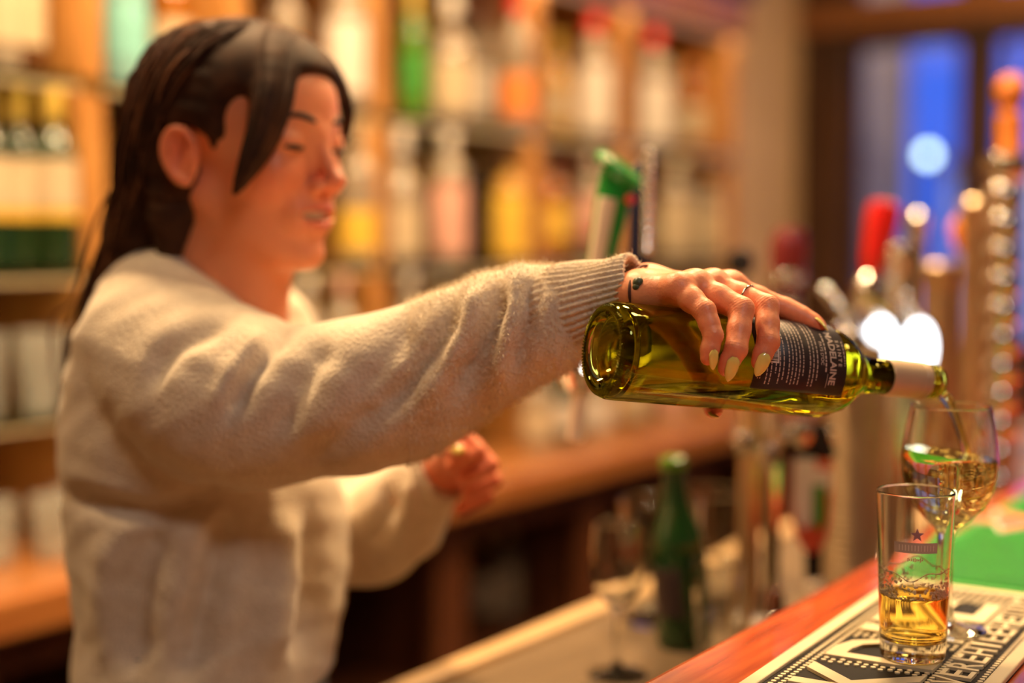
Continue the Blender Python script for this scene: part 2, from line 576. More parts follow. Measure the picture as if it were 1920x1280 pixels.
# ================================================================== back bar: counter, cabinets, shelves
ZB, VB = 0.90, 1.83
t = thing('back_counter', 'long orange brown wooden counter below the bottle shelves', 'counter', (2.2, 2.09, ZB - 0.05))
link('worktop', box_me('worktop', (-3.2, -0.26, 0.012), (3.3, 0.26, 0.05), 0.006), pm('counter_top_wood', (0.38, 0.155, 0.05), (0.28, 0.105, 0.03), 10, 0.3, bump=0.05, stretch=(0.5, 5, 5), coat=0.3), t)
link('front_edge', box_me('front_edge', (-3.2, -0.275, -0.02), (3.3, -0.255, 0.045), 0.006), pm('counter_edge_wood', (0.52, 0.2, 0.055), (0.40, 0.13, 0.035), 10, 0.3, bump=0.05, stretch=(0.5, 5, 5), coat=0.3), t)
CABW = 0.62
M_CABIN = pm('cabinet_wood', (0.17, 0.055, 0.02), (0.10, 0.03, 0.012), 9, 0.4, bump=0.05, stretch=(3, 3, 0.5))
cab0 = None
for i in range(8):
    x = 0.05 + i * CABW
    lab = ['dark open cabinet at the far left under the back counter', 'dark open cabinet behind the woman, second from the left', 'dark open cabinet just behind the womans waist',
           'dark open cabinet right of the womans hip', 'open cabinet below her left hand with dark bottles', 'open cabinet under the wine bottle in the centre',
           'dark open cabinet behind the green beer bottle', 'dark open cabinet at the far right end of the back counter'][i]
    t = thing('base_cabinet', lab, 'cabinet', (x + CABW / 2, 2.1, 0), 0, 'base cabinets under the back counter')
    h = CABW / 2
    for nm, lo, hi, bev in (('side_panel', (-h, -0.2, 0), (-h + 0.02, 0.24, 0.84), 0), ('side_panel', (h - 0.021, -0.2, 0), (h - 0.001, 0.24, 0.84), 0),
                            ('back_panel', (-h + 0.02, 0.22, 0), (h - 0.021, 0.24, 0.84), 0), ('bottom_panel', (-h + 0.02, -0.2, 0.08), (h - 0.021, 0.22, 0.10), 0),
                            ('shelf', (-h + 0.02, -0.12, 0.42), (h - 0.021, 0.22, 0.44), 0), ('post', (-h, -0.235, 0), (-h + 0.055, -0.2, 0.84), 0.004),
                            ('post', (h - 0.056, -0.235, 0), (h - 0.001, -0.2, 0.84), 0.004), ('top_rail', (-h + 0.055, -0.235, 0.76), (h - 0.056, -0.2, 0.84), 0.004)):
        link(nm, box_me(nm, lo, hi, bev), M_CABIN, t)

SH = [1.135, 1.385, 1.72]
S0, S1_, S2_ = SH
t = thing('shelf_unit', 'wooden back bar shelf unit with greenish glass shelves and dark cornice', 'shelf', (2.2, 2.17, ZB))
SX0, SX1 = -3.0, u_at(1385, 2.0) - 2.2
link('back_panel', box_me('back_panel', (SX0, 0.155, 0), (SX1, 0.175, 1.95)), M_WOODPANEL, t)
for px in (-330, 182, 452, 716, 1010, 1180, 1372):
    ux = u_at(px, 2.02) - 2.2
    link('post', box_me('post', (ux - 0.025, -0.15, 0), (ux + 0.025, 0.155, 1.2), 0.004), M_WOODORG, t)
for z in SH:
    link('shelf', box_me('shelf', (SX0, -0.16, z - ZB - 0.014), (SX1, 0.153, z - ZB), 0.001), M_SHELFGLASS, t)
    if z < 2:  # strip added under each glass shelf to brighten what stands below
        lp = thing('added_strip_lamp', {S0: 'added warm fill strip under the lowest glass shelf', S1_: 'added warm fill strip under the middle glass shelf', S2_: 'added warm fill strip under the top glass shelf'}[z], 'lamp', (2.2, 2.03, z - 0.0225))
        link('diffuser', box_me('diffuser', (-2.9, -0.006, 0), (SX1 - 0.05, 0.006, 0.008)), pm('added_strip_diffuser', WARM, WARM, 3, 0.5, emit=WARM, estr=0.3), lp)
        for k in range(2):
            ld = bpy.data.lights.new('added_strip_light', 'AREA'); ld.shape = 'RECTANGLE'; ld.size = 2.2; ld.size_y = 0.02; ld.energy = 1.3; ld.color = WARM
            lo = bpy.data.objects.new('added_strip_light', ld); COL.objects.link(lo); lo.parent = lp; lo.location = (-1.6 + k * 2.3, 0, -0.002)
    link('shelf_rail', box_me('shelf_rail', (SX0, 0.10, z - ZB - 0.05), (SX1, 0.150, z - ZB - 0.016), 0.003), M_WOODDK, t)
link('cornice', box_me('cornice', (SX0, -0.18, 1.2), (SX1 + 0.03, 0.17, 1.36), 0.012), M_WOODMID, t)
link('cornice_lip', box_me('cornice_lip', (SX0, -0.21, 1.33), (SX1 + 0.06, 0.17, 1.39), 0.012), M_WOODDK, t)

# warm strip lamp added under the cornice to brighten the bottles
sl_ = thing('added_strip_lamp', 'long warm fill strip added under the shelf cornice', 'lamp', (2.2, 2.02, 2.09))
link('channel', box_me('channel', (-2.9, -0.012, 0.002), (SX1 - 0.05, 0.012, 0.010)), M_BRASS, sl_)
link('diffuser', box_me('diffuser', (-2.9, -0.009, -0.003), (SX1 - 0.05, 0.009, 0.002)), pm('added_strip_diffuser', WARM, WARM, 3, 0.5, emit=WARM, estr=0.3), sl_)
for k in range(3):
    ld = bpy.data.lights.new('added_strip_light', 'AREA'); ld.shape = 'RECTANGLE'; ld.size = 1.6; ld.size_y = 0.03; ld.energy = 1.8; ld.color = WARM
    lo = bpy.data.objects.new('added_strip_light', ld); COL.objects.link(lo); lo.parent = sl_; lo.location = (-2.0 + k * 1.75, 0, -0.006); lo.rotation_euler = (math.radians(8), 0, 0)

# ------------------------------------------------------------------ bottles on the shelves
BG = {
    'green': pm('bottle_dark_green', (0.012, 0.035, 0.010), None, 6, 0.06, coat=0.6),
    'black': pm('bottle_near_black', (0.012, 0.008, 0.008), None, 6, 0.06, coat=0.6),
    'clear': pm('bottle_clear', (0.62, 0.52, 0.40), (0.55, 0.45, 0.34), 6, 0.08, trans=0.55, coat=0.5),
    'amber': pm('bottle_amber', (0.55, 0.20, 0.02), (0.42, 0.14, 0.015), 6, 0.06, trans=0.4, coat=0.5),
    'gold': pm('bottle_gold', (0.75, 0.45, 0.06), (0.62, 0.34, 0.04), 6, 0.08, trans=0.35, coat=0.5),
    'brown': pm('bottle_brown', (0.10, 0.04, 0.015), None, 6, 0.06, coat=0.6),
    'blue': pm('bottle_pale_blue', (0.35, 0.66, 0.68), (0.28, 0.58, 0.6), 6, 0.1, trans=0.3, coat=0.5),
    'lime': pm('bottle_lime', (0.16, 0.32, 0.02), (0.1, 0.24, 0.015), 6, 0.08, trans=0.3, coat=0.5),
}
LB = {
    'cream': pm('label_cream', (0.58, 0.46, 0.31), (0.52, 0.41, 0.27), 14, 0.6),
    'white': pm('label_white', (0.72, 0.66, 0.60), (0.66, 0.60, 0.54), 14, 0.6),
    'yellow': pm('label_yellow', (0.80, 0.52, 0.07), (0.72, 0.44, 0.05), 14, 0.55),
    'orange': pm('label_orange', (0.85, 0.28, 0.06), (0.75, 0.22, 0.05), 14, 0.55),
    'red': pm('label_red', (0.75, 0.04, 0.035), (0.65, 0.03, 0.03), 14, 0.5),
    'green': pm('label_green', (0.06, 0.32, 0.04), (0.05, 0.26, 0.03), 14, 0.5),
    'dark': pm('label_dark', (0.05, 0.03, 0.03), None, 14, 0.5),
    'cyan': pm('label_cyan', (0.25, 0.62, 0.62), None, 14, 0.5),
    'pink': pm('label_pink', (0.78, 0.42, 0.34), None, 14, 0.5),
    'gold': pm('foil_gold', (0.80, 0.58, 0.12), (0.70, 0.48, 0.08), 14, 0.35, metal=0.3),
}
def prof_wine(H, R):
    return [(0, 0.004), (R * 0.8, 0.0), (R, 0.008), (R, H * 0.60), (R * 0.93, H * 0.66), (R * 0.6, H * 0.73), (R * 0.40, H * 0.78), (R * 0.38, H * 0.95), (R * 0.42, H * 0.955), (R * 0.42, H * 0.985), (R * 0.36, H), (0, H)]
def prof_spirit(H, R):
    return [(0, 0.004), (R * 0.85, 0.0), (R, 0.008), (R, H * 0.66), (R * 0.92, H * 0.72), (R * 0.55, H * 0.78), (R * 0.36, H * 0.82), (R * 0.34, H * 0.93), (R * 0.4, H * 0.935), (R * 0.4, H), (0, H)]
def prof_squat(H, R):
    return [(0, 0.004), (R * 0.9, 0.0), (R, 0.01), (R * 1.02, H * 0.5), (R * 0.95, H * 0.6), (R * 0.6, H * 0.70), (R * 0.33, H * 0.76), (R * 0.30, H * 0.9), (R * 0.36, H * 0.905), (R * 0.36, H), (0, H)]
PROFS = {'wine': prof_wine, 'spirit': prof_spirit, 'squat': prof_squat}
CAPS = {'wine': (0.80, 1.004, 0.40, 0.425), 'spirit': (0.90, 1.03, 0.40, 0.42), 'squat': (0.88, 1.05, 0.38, 0.40)}

def bottle(label, loc, kind, H, R, g, lb, capm, lab_z=(0.16, 0.5), band=None, group='bottles on the back bar'):
    t = thing('bottle', label, 'bottle', loc, random.uniform(0, 0.2), group)
    lathe('bottle_body', PROFS[kind](H, R), BG[g], t, 24)
    z0, z1 = lab_z
    face = math.atan2(-loc[1], -loc[0])
    def arc(nm, a, b, m, span=1.9):
        lathe(nm, [(R * 1.0 + 0.0002, H * a), (R + 0.0012, H * a), (R + 0.0012, H * b), (R + 0.0002, H * b)], m, t, 20, a0=face - span, a1=face + span)
    if lb:
        arc('label', z0, z1, LB[lb])
    if band:
        arc('label_band', z0 - 0.06, z0 - 0.005, LB[band])
    c0, c1, r0, r1 = CAPS[kind]
    if capm:
        lathe('cap', [(R * r0 + 0.001, H * c0), (R * r1 + 0.0015, H * (c0 + 0.01)), (R * r1 + 0.0015, H * c1 - 0.002), (R * r1 - 0.001, H * c1), (0, H * c1)], LB[capm], t, 20)
    return t

def shelf_bottle(px, v, z, label, kind, H, R, g, lb, capm, **kw):
    return bottle(label, (u_at(px, v), v, z), kind, H, R, g, lb, capm, **kw)

S1, S2, S3 = SH
# left: wine bottles with yellow foil
shelf_bottle(106, 2.06, S2, 'dark wine bottle with yellow foil and cream label nearest the womans hair', 'wine', 0.318, 0.040, 'green', 'cream', 'gold', lab_z=(0.33, 0.60), band='yellow')
shelf_bottle(40, 2.10, S2, 'dark wine bottle with yellow foil, left of the one beside her hair', 'wine', 0.318, 0.040, 'green', 'cream', 'gold', lab_z=(0.33, 0.60), band='yellow')
shelf_bottle(-22, 2.10, S2, 'dark wine bottle with yellow foil cut by the left photo edge', 'wine', 0.318, 0.040, 'green', 'cream', 'gold', lab_z=(0.33, 0.60), band='yellow')
shelf_bottle(10, 2.08, S3, 'clear bottle on the top shelf at the left photo edge', 'spirit', 0.30, 0.036, 'clear', 'cream', 'white')
shelf_bottle(58, 2.10, S3, 'brown bottle on the top left shelf above the yellow foil bottles', 'spirit', 0.31, 0.034, 'brown', 'cream', 'dark')
shelf_bottle(245, 2.08, S3, 'pale turquoise bottle on the top shelf above the womans hair', 'spirit', 0.30, 0.042, 'blue', 'cyan', 'white')
shelf_bottle(330, 2.12, S3, 'amber bottle on the top shelf directly above her head', 'spirit', 0.28, 0.040, 'amber', 'cream', 'gold')
shelf_bottle(410, 2.12, S3, 'clear bottle on the top shelf over her hairline', 'spirit', 0.27, 0.038, 'clear', 'white', 'dark')
shelf_bottle(540, 2.12, S3, 'orange labelled bottle on the top shelf above her forehead', 'spirit', 0.28, 0.038, 'clear', 'orange', 'gold')
# top shelf, right of the face
shelf_bottle(652, 2.06, S3, 'tall pale bottle with white label and green cap right of her forehead', 'spirit', 0.32, 0.046, 'clear', 'white', 'green', lab_z=(0.12, 0.60))
shelf_bottle(775, 2.08, S3, 'lime green bottle on the top shelf', 'wine', 0.31, 0.034, 'lime', 'green', 'gold')
shelf_bottle(848, 2.05, S3, 'round clear bottle with cream label left of the orange labelled one', 'squat', 0.29, 0.052, 'clear', 'cream', 'white', lab_z=(0.1, 0.48))
shelf_bottle(905, 2.16, S3, 'tall clear bottle half hidden behind the orange labelled one', 'spirit', 0.33, 0.036, 'clear', 'white', 'pink')
shelf_bottle(968, 2.05, S3, 'bottle with orange label and white neck, middle of the top shelf', 'spirit', 0.33, 0.044, 'clear', 'orange', 'red', lab_z=(0.1, 0.42))
shelf_bottle(1040, 2.14, S3, 'gold bottle right of the orange labelled one', 'squat', 0.28, 0.044, 'gold', 'cream', 'gold')
shelf_bottle(1112, 2.05, S3, 'white labelled bottle with red cap left of the thick post', 'spirit', 0.33, 0.050, 'clear', 'white', 'red', lab_z=(0.08, 0.60))
shelf_bottle(1222, 2.05, S3, 'big white labelled bottle with bright red cap', 'spirit', 0.33, 0.054, 'clear', 'white', 'red', lab_z=(0.06, 0.58))
shelf_bottle(1292, 2.12, S3, 'amber bottle near the right end of the top shelf', 'spirit', 0.30, 0.044, 'amber', 'cream', 'orange')
shelf_bottle(1336, 2.12, S3, 'gold bottle at the right end of the top shelf', 'squat', 0.28, 0.042, 'gold', 'orange', 'gold')
# middle shelf
shelf_bottle(672, 2.06, S2, 'pale yellow bottle right beside her nose', 'spirit', 0.30, 0.042, 'clear', 'yellow', 'cream', lab_z=(0.1, 0.4))
shelf_bottle(752, 2.05, S2, 'clear bottle with round bright shoulder on the middle shelf', 'squat', 0.29, 0.046, 'clear', 'cream', 'white', lab_z=(0.08, 0.45))
shelf_bottle(842, 2.05, S2, 'tall clear bottle with pink label beside the dark gap', 'spirit', 0.31, 0.044, 'clear', 'pink', 'white', lab_z=(0.08, 0.6))
shelf_bottle(905, 2.16, S2, 'black bottle in the dark gap of the middle shelf', 'wine', 0.30, 0.038, 'black', 'dark', 'dark')
shelf_bottle(955, 2.06, S2, 'bottle with yellow label, left one of the golden pair', 'spirit', 0.27, 0.046, 'gold', 'yellow', 'dark', lab_z=(0.06, 0.62))
shelf_bottle(1035, 2.06, S2, 'bottle with deep orange content, right one of the golden pair', 'spirit', 0.27, 0.046, 'amber', 'yellow', 'dark', lab_z=(0.2, 0.55))
shelf_bottle(1105, 2.08, S2, 'clear bottle with red foot behind the green tap handle', 'spirit', 0.30, 0.040, 'clear', 'pink', 'white', band='red', lab_z=(0.25, 0.6))
shelf_bottle(1265, 2.06, S2, 'pale bottle right of the blue tap handle', 'spirit', 0.30, 0.046, 'clear', 'cream', 'cream', lab_z=(0.08, 0.6))
shelf_bottle(1325, 2.08, S2, 'pale bottle at the right end of the middle shelf', 'spirit', 0.29, 0.044, 'clear', 'cream', 'orange', lab_z=(0.08, 0.55))
# second row, half hidden between the front bottles
for px, z, k, H, R, g, lb, c, lab in (
    (700, S3, 'spirit', 0.29, 0.036, 'amber', 'cream', 'gold', 'amber bottle between the green capped bottle and the lime green one'),
    (808, S3, 'wine', 0.31, 0.036, 'brown', 'yellow', 'gold', 'brown bottle behind, just right of the lime green one'),
    (1008, S3, 'wine', 0.31, 0.036, 'clear', 'pink', 'pink', 'pink capped bottle right behind the orange labelled one'),
    (1078, S3, 'spirit', 0.30, 0.038, 'amber', 'orange', 'gold', 'amber bottle just left of the white labelled red cap bottle'),
    (1160, S3, 'squat', 0.28, 0.044, 'clear', 'cream', 'white', 'clear round bottle between the two red capped bottles'),
    (1258, S3, 'wine', 0.31, 0.036, 'gold', 'cream', 'gold', 'slim gold bottle right behind the big red capped bottle'),
    (712, S2, 'wine', 0.31, 0.036, 'lime', 'cream', 'gold', 'green wine bottle between the pale yellow bottle and the round clear one'),
    (800, S2, 'spirit', 0.30, 0.038, 'gold', 'cream', 'white', 'gold bottle behind, left of the pink labelled one'),
    (998, S2, 'wine', 0.31, 0.036, 'brown', 'cream', 'dark', 'brown bottle between the golden pair'),
    (1075, S2, 'wine', 0.31, 0.036, 'green', 'white', 'red', 'dark green bottle just right of the golden pair'),
    (1150, S2, 'spirit', 0.30, 0.040, 'clear', 'cream', 'gold', 'clear bottle straight behind the green tap handle'),
    (1225, S2, 'spirit', 0.29, 0.040, 'amber', 'cream', 'orange', 'amber bottle just right of the beaded blue handle'),
    (1300, S2, 'wine', 0.30, 0.036, 'brown', 'pink', 'gold', 'brown wine bottle between the two pale bottles at the right end'),
    (830, S1, 'squat', 0.21, 0.036, 'clear', 'cream', 'white', 'small round bottle above the forearm sleeve'),
    (905, S1, 'squat', 0.21, 0.036, 'amber', 'cream', 'gold', 'small amber bottle above the forearm sleeve')):
    shelf_bottle(px, 2.20, z, lab, k, H, R, g, lb, c)
# bottles on the lower shelf and counter, right of the arm
for i, (px, g, lb, c) in enumerate(((575, 'clear', 'pink', 'white'), (640, 'clear', 'white', 'pink'), (700, 'lime', 'green', 'gold'), (765, 'clear', 'pink', 'white'))):
    shelf_bottle(px, 2.06, S1, ['small pale bottle behind the sleeve under her chin', 'small white labelled bottle over the upper sleeve', 'small green bottle over the upper sleeve',
                 'small pink labelled bottle just above the middle of the sleeve'][i], 'squat', 0.215, 0.036, g, lb, c)
for i, (px, g, lb, c, H) in enumerate(((1010, 'clear', 'cream', 'white', 0.26), (1062, 'green', 'white', 'gold', 0.28), (1120, 'clear', 'white', 'red', 0.26), (1190, 'brown', 'cream', 'gold', 0.27), (1262, 'clear', 'pink', 'white', 0.25), (1330, 'amber', 'cream', 'gold', 0.26))):
    shelf_bottle(px, 2.0, ZB, ['pale bottle on the back counter just right of the sleeve', 'green bottle on the back counter behind the bottle foot', 'clear bottle on the counter left of the brown one, behind the tilted wine',
                 'brown bottle on the counter behind the tilted wine bottle', 'pink labelled bottle on the counter behind the tilted wine bottle', 'amber bottle at the right on the back counter'][i], 'spirit', H * 0.8, 0.042, g, lb, c)
# dark bottles in the open cabinets
for i, (px, z, g) in enumerate(((905, 0.44, 'brown'), (950, 0.44, 'clear'), (1000, 0.44, 'brown'), (1040, 0.44, 'green'), (760, 0.44, 'brown'), (800, 0.44, 'green'))):
    shelf_bottle(px, 2.1, z, ['brown bottle in the open cabinet, leftmost of four', 'clear bottle in the open cabinet under the counter', 'brown bottle in the cabinet right of the clear one',
                 'green bottle in the cabinet, rightmost of four', 'brown bottle in the cabinet behind her sleeve elbow', 'green bottle in the cabinet behind her sleeve elbow'][i], 'wine', 0.27, 0.037, g, 'cream', 'gold', group='bottles in the cabinets')

# glasses standing on the left shelves
def tumbler_prof(H, R0, R1, w=0.0022, b=0.010):
    return [(0, 0.0), (R0 * 0.9, 0.0), (R0, 0.003), (R1, H - 0.001), (R1 - w / 2, H), (R1 - w, H - 0.001), (R0 - w, b + 0.003), (R0 * 0.8, b), (0, b)]
M_CLOUDY = pm('rinsed_glass', (0.92, 0.93, 0.88), None, 8, 0.22, trans=0.75, coat=0.6)
tv, tf = lathe_vf(tumbler_prof(0.145, 0.030, 0.040), 24)
tum_me = mesh_from('tumbler', tv, tf, True); tum_me.materials.append(M_CLOUDY)
tv, tf = lathe_vf(tumbler_prof(0.105, 0.034, 0.040), 24)
low_me = mesh_from('low_tumbler', tv, tf, True); low_me.materials.append(M_CLOUDY)
ORD = ['first', 'second', 'third', 'fourth', 'fifth', 'sixth', 'seventh', 'eighth', 'ninth', 'tenth', 'eleventh', 'twelfth']
for i in range(6):
    o = link('beer_glass', tum_me, None, loc=(u_at(-20, 2.06) + i * 0.088 - 0.09, 2.05 + (i % 2) * 0.03, S1))
    tag(o, '%s tall beer glass from the left edge on the shelf below the yellow foil bottles' % ORD[i], 'glass', 'tall glasses on the left shelf')
for i in range(6):
    o = link('low_glass', low_me, None, loc=(u_at(-20, 2.0) + i * 0.088 - 0.08, 1.97 + (i % 2) * 0.05, ZB))
    tag(o, '%s low glass from the left edge on the back counter' % ORD[i], 'glass', 'low glasses on the back counter')

# ================================================================== the bar
ZT = 1.10
t = thing('bar', 'glossy red brown wooden bar top along the right side', 'bar', (1.6, 0.285, 0))
link('bar_top', box_me('bar_top', (-3.0, -0.225, ZT - 0.045), (2.6, 0.225, ZT), 0.007, 3), M_WOODRED, t)
link('front_panel', box_me('front_panel', (-3.0, -0.15, 0), (2.6, -0.12, ZT - 0.045)), M_WOODDK, t)
link('back_panel', box_me('back_panel', (-3.0, 0.13, 0), (2.6, 0.16, ZT - 0.045)), M_WOODDK, t)
link('foot_rail', box_me('foot_rail', (-3.0, -0.24, 0.14), (2.6, -0.2, 0.18), 0.015), M_BRASS, t)
ZL = 0.97
t = thing('service_counter', 'lower brushed service counter behind the bar with pale front edge', 'counter', (1.6, 0.68, 0))
link('worktop', box_me('worktop', (-3.0, -0.23, ZL - 0.03), (2.6, 0.20, ZL), 0.003), M_STEEL, t)
link('front_edge', box_me('front_edge', (-3.0, 0.20, ZL - 0.04), (2.6, 0.235, ZL + 0.008), 0.006), pm('pale_edge_wood', (0.62, 0.42, 0.22), (0.52, 0.33, 0.16), 10, 0.35, stretch=(0.5, 5, 5), bump=0.04), t)
link('cabinet_front', box_me('cabinet_front', (-3.0, 0.16, 0.0), (2.6, 0.19, ZL - 0.04)), M_WOODDK, t)

# ------------------------------------------------------------------ cream bar mat with raised letters
MROT = 0.04
L2, W2, MUC = 0.363, 0.083, 0.982
mat = thing('bar_mat', 'black rubber bar mat with cream rim, studs and raised cream letters', 'bar mat', (MUC, 0.3575, ZT), MROT)
link('mat_base', box_me('mat_base', (-L2, -W2, 0), (L2, W2, 0.0030), 0.001), M_BLACK, mat)
RIM = 0.012
for lo, hi in (((-L2, -W2, 0.0005), (L2, -W2 + RIM, 0.0058)), ((-L2, W2 - RIM, 0.0005), (L2, W2, 0.0058)),
               ((-L2, -W2 + RIM, 0.0005), (-L2 + RIM, W2 - RIM, 0.0058)), ((L2 - RIM, -W2 + RIM, 0.0005), (L2, W2 - RIM, 0.0058))):
    link('rim', box_me('rim', lo, hi, 0.0012), M_CREAM, mat)
def put_letters(s, uc, vc, height, width, h0, h1, parent=mat, m=M_CREAM, bold=0.0, name='letter'):
    """each letter its own raised piece; centres in the mat's own frame, reading along +u"""
    for ch, u in zip(s, uc):
        me = text_me('letter_' + ch, ch, 1.0, 0.0, bold)
        co = np.array([v.co[:] for v in me.vertices])
        lo, hi = co.min(0), co.max(0)
        nx = (co[:, 0] - (lo[0] + hi[0]) / 2) / (hi[0] - lo[0]) * width * (0.30 if ch in 'I' else 1)
        ny = (co[:, 1] - (lo[1] + hi[1]) / 2) / (hi[1] - lo[1]) * height
        bm = bmesh.new(); bm.from_mesh(me)
        for v, a, b in zip(bm.verts, nx, ny):
            v.co = (a, b, h0)
        bmesh.ops.remove_doubles(bm, verts=list(bm.verts), dist=0.00005)
        r = bmesh.ops.extrude_face_region(bm, geom=list(bm.faces))
        for v in [g for g in r['geom'] if isinstance(g, bmesh.types.BMVert)]:
            v.co.z = h1
        bmesh.ops.recalc_face_normals(bm, faces=list(bm.faces))
        for f in bm.faces: f.smooth = False
        bm.to_mesh(me); bm.free()
        me.materials.clear()
        link(name, me, m, parent, loc=(u, vc, 0))
BIGV, BIGH = 0.0115, 0.085
big_u = [0.93 - MUC, 1.012 - MUC, 1.094 - MUC, 1.158 - MUC, 1.192 - MUC, 1.255 - MUC]
put_letters('WKDIIE', big_u, BIGV, BIGH, 0.066, 0.0020, 0.0057, bold=0.012)
SMV, SMH = -0.049, 0.024
sm = 'HHMEVEREHIEEHEUIE'
sm_u = [0.952 - MUC + 0.0225 * i for i in range(len(sm))]
put_letters(sm, sm_u, SMV, SMH, 0.0185, 0.0020, 0.0055, bold=0.01)
# studs of the mat, too many and small to pick apart
def big_half(i): return 0.035 if i in (0, 1, 2, 5) else 0.0125
V, Fc = [], []
STEP, SR, n6 = 0.0066, 0.0021, 8
rows_ = np.arange(-W2 + RIM + 0.0035, W2 - RIM - 0.002, STEP)
for ri, v in enumerate(rows_):
    for u in np.arange(-L2 + RIM + 0.004, L2 - RIM - 0.003, STEP):
        uu = u + (STEP / 2 if ri % 2 else 0)
        if abs(v - SMV) < SMH / 2 + 0.002 and sm_u[0] - 0.012 < uu < sm_u[-1] + 0.012: continue
        if abs(v - BIGV) < BIGH / 2 + 0.0015 and any(abs(uu - c) < big_half(i) for i, c in enumerate(big_u)): continue
        b = len(V)
        for z in (0.0025, 0.0042):
            for k in range(n6):
                a = 2 * math.pi * k / n6
                V.append((uu + SR * math.cos(a), v + SR * math.sin(a), z))
        for k in range(n6):
            j = (k + 1) % n6
            Fc.append((b + k, b + j, b + n6 + j, b + n6 + k))
        Fc.append(tuple(b + n6 + k for k in range(n6)))
o = link('stud', mesh_from('stud', V, Fc), M_CREAM, mat); o['kind'] = 'stuff'

# ------------------------------------------------------------------ green mat with red star
M_GREEN = pm('green_rubber', (0.025, 0.36, 0.03), (0.02, 0.30, 0.025), 18, 0.5, bump=0.05)
GU0, GU1, GV0, GV1 = 1.350, 2.02, 0.262, 0.472
gm = thing('bar_mat', 'green rubber bar mat with a red star behind the wine glass', 'bar mat', ((GU0 + GU1) / 2, (GV0 + GV1) / 2, ZT))
gl, gw = (GU1 - GU0) / 2, (GV1 - GV0) / 2
link('mat_base', box_me('mat_base', (-gl, -gw, 0), (gl, gw, 0.006), 0.0015), M_GREEN, gm)
V, Fc = [], []
for k in range(110):
    x = -gl + 0.012 + k * (2 * gl - 0.024) / 110
    b = len(V)
    for dx in (0, 0.0028):
        for y in (-gw + 0.05, gw - 0.012):
            for z in (0.0055, 0.0078):
                V.append((x + dx, y, z))
    Fc += [(b + 1, b + 5, b + 7, b + 3), (b, b + 1, b + 3, b + 2), (b + 4, b + 6, b + 7, b + 5), (b, b + 4, b + 5, b + 1), (b + 2, b + 3, b + 7, b + 6)]
o = link('rib', mesh_from('rib', V, Fc), M_GREEN, gm); o['kind'] = 'stuff'
link('border_line', box_me('border_line', (-gl + 0.01, -gw + 0.042, 0.0055), (gl - 0.01, -gw + 0.047, 0.0085), 0.001), pm('pale_green_rubber', (0.35, 0.42, 0.16), None, 18, 0.5), gm)
def star_me(name, R, r, h0, h1):
    bm = bmesh.new()
    vs = [bm.verts.new(((R if k % 2 == 0 else r) * math.cos(math.pi / 2 + k * math.pi / 5), (R if k % 2 == 0 else r) * math.sin(math.pi / 2 + k * math.pi / 5), h0)) for k in range(10)]
    f = bm.faces.new(vs)
    e = bmesh.ops.extrude_face_region(bm, geom=[f])
    for v in [g for g in e['geom'] if isinstance(g, bmesh.types.BMVert)]:
        v.co.z = h1
    bmesh.ops.recalc_face_normals(bm, faces=list(bm.faces))
    me = bpy.data.meshes.new(name); bm.to_mesh(me); bm.free()
    return me
sp_ = atz(1908, 990, ZT)
so = link('star', star_me('star', 0.062, 0.027, 0.006, 0.0095), pm('red_rubber', (0.80, 0.17, 0.08), (0.7, 0.13, 0.06), 18, 0.5), gm, loc=(sp_[0] - gm.location[0], sp_[1] - gm.location[1] , 0.0001), rot=(0, 0, 0.3))
so['label'] = 'red star'
bo = link('star_border', star_me('star_border', 0.075, 0.033, 0.006, 0.0088), LB['white'], gm, loc=(sp_[0] - gm.location[0], sp_[1] - gm.location[1], 0), rot=(0, 0, 0.3))
bo['label'] = 'pale border of the star'

# ================================================================== beer fonts (taps)
M_GHAND = pm('green_enamel', (0.012, 0.30, 0.04), (0.01, 0.22, 0.03), 14, 0.2, coat=0.5)
M_RHAND = pm('red_enamel', (0.72, 0.018, 0.015), (0.62, 0.012, 0.012), 14, 0.2, coat=0.5)
M_BHAND = pm('navy_enamel', (0.012, 0.02, 0.075), (0.01, 0.015, 0.06), 14, 0.25, coat=0.5)
M_OHAND = pm('orange_wood_handle', (0.80, 0.27, 0.06), (0.66, 0.20, 0.04), 12, 0.3, stretch=(4, 4, 0.6), coat=0.3)
M_IVORY = pm('ivory_plastic', (0.80, 0.70, 0.55), (0.74, 0.64, 0.48), 12, 0.35)
M_MAROON = pm('maroon_enamel', (0.18, 0.02, 0.02), None, 12, 0.25, coat=0.4)
M_LED = pm('lit_badge', (1, 1, 1), None, 4, 0.3, emit=(0.80, 0.90, 1.0), estr=6.0)

def vtube(name, a, b, r, m, parent, seg=20, bev=None):
    a, b = np.array(a, float), np.array(b, float)
    L = np.linalg.norm(b - a)
    prof = [(0, 0), (r * 0.92, 0), (r, r * 0.08), (r, L - r * 0.08), (r * 0.92, L), (0, L)]
    z = Vector(b - a).normalized()
    q = z.to_track_quat('Z', 'Y').to_matrix().to_4x4()
    return lathe(name, prof, m, parent, seg, matrix=Matrix.Translation(Vector(a - np.array(parent.location))) @ q)

def lever(parent, base, top, prof, m, name='handle', flat=1.0):
    """a lathe handle from base to top, profile (r, t along 0..1)"""
    base, top = np.array(base, float), np.array(top, float)
    L = np.linalg.norm(top - base)
    q = Vector(top - base).normalized().to_track_quat('Z', 'Y').to_matrix().to_4x4()
    mt = Matrix.Translation(Vector(base - np.array(parent.location))) @ q @ Matrix.Diagonal((1, flat, 1, 1))
    return lathe(name, [(r, tt * L) for r, tt in prof], m, parent, 24, matrix=mt)

HP = [(0, 0), (0.008, 0), (0.010, 0.05), (0.012, 0.3), (0.016, 0.7), (0.019, 0.92), (0.014, 0.98), (0, 1)]
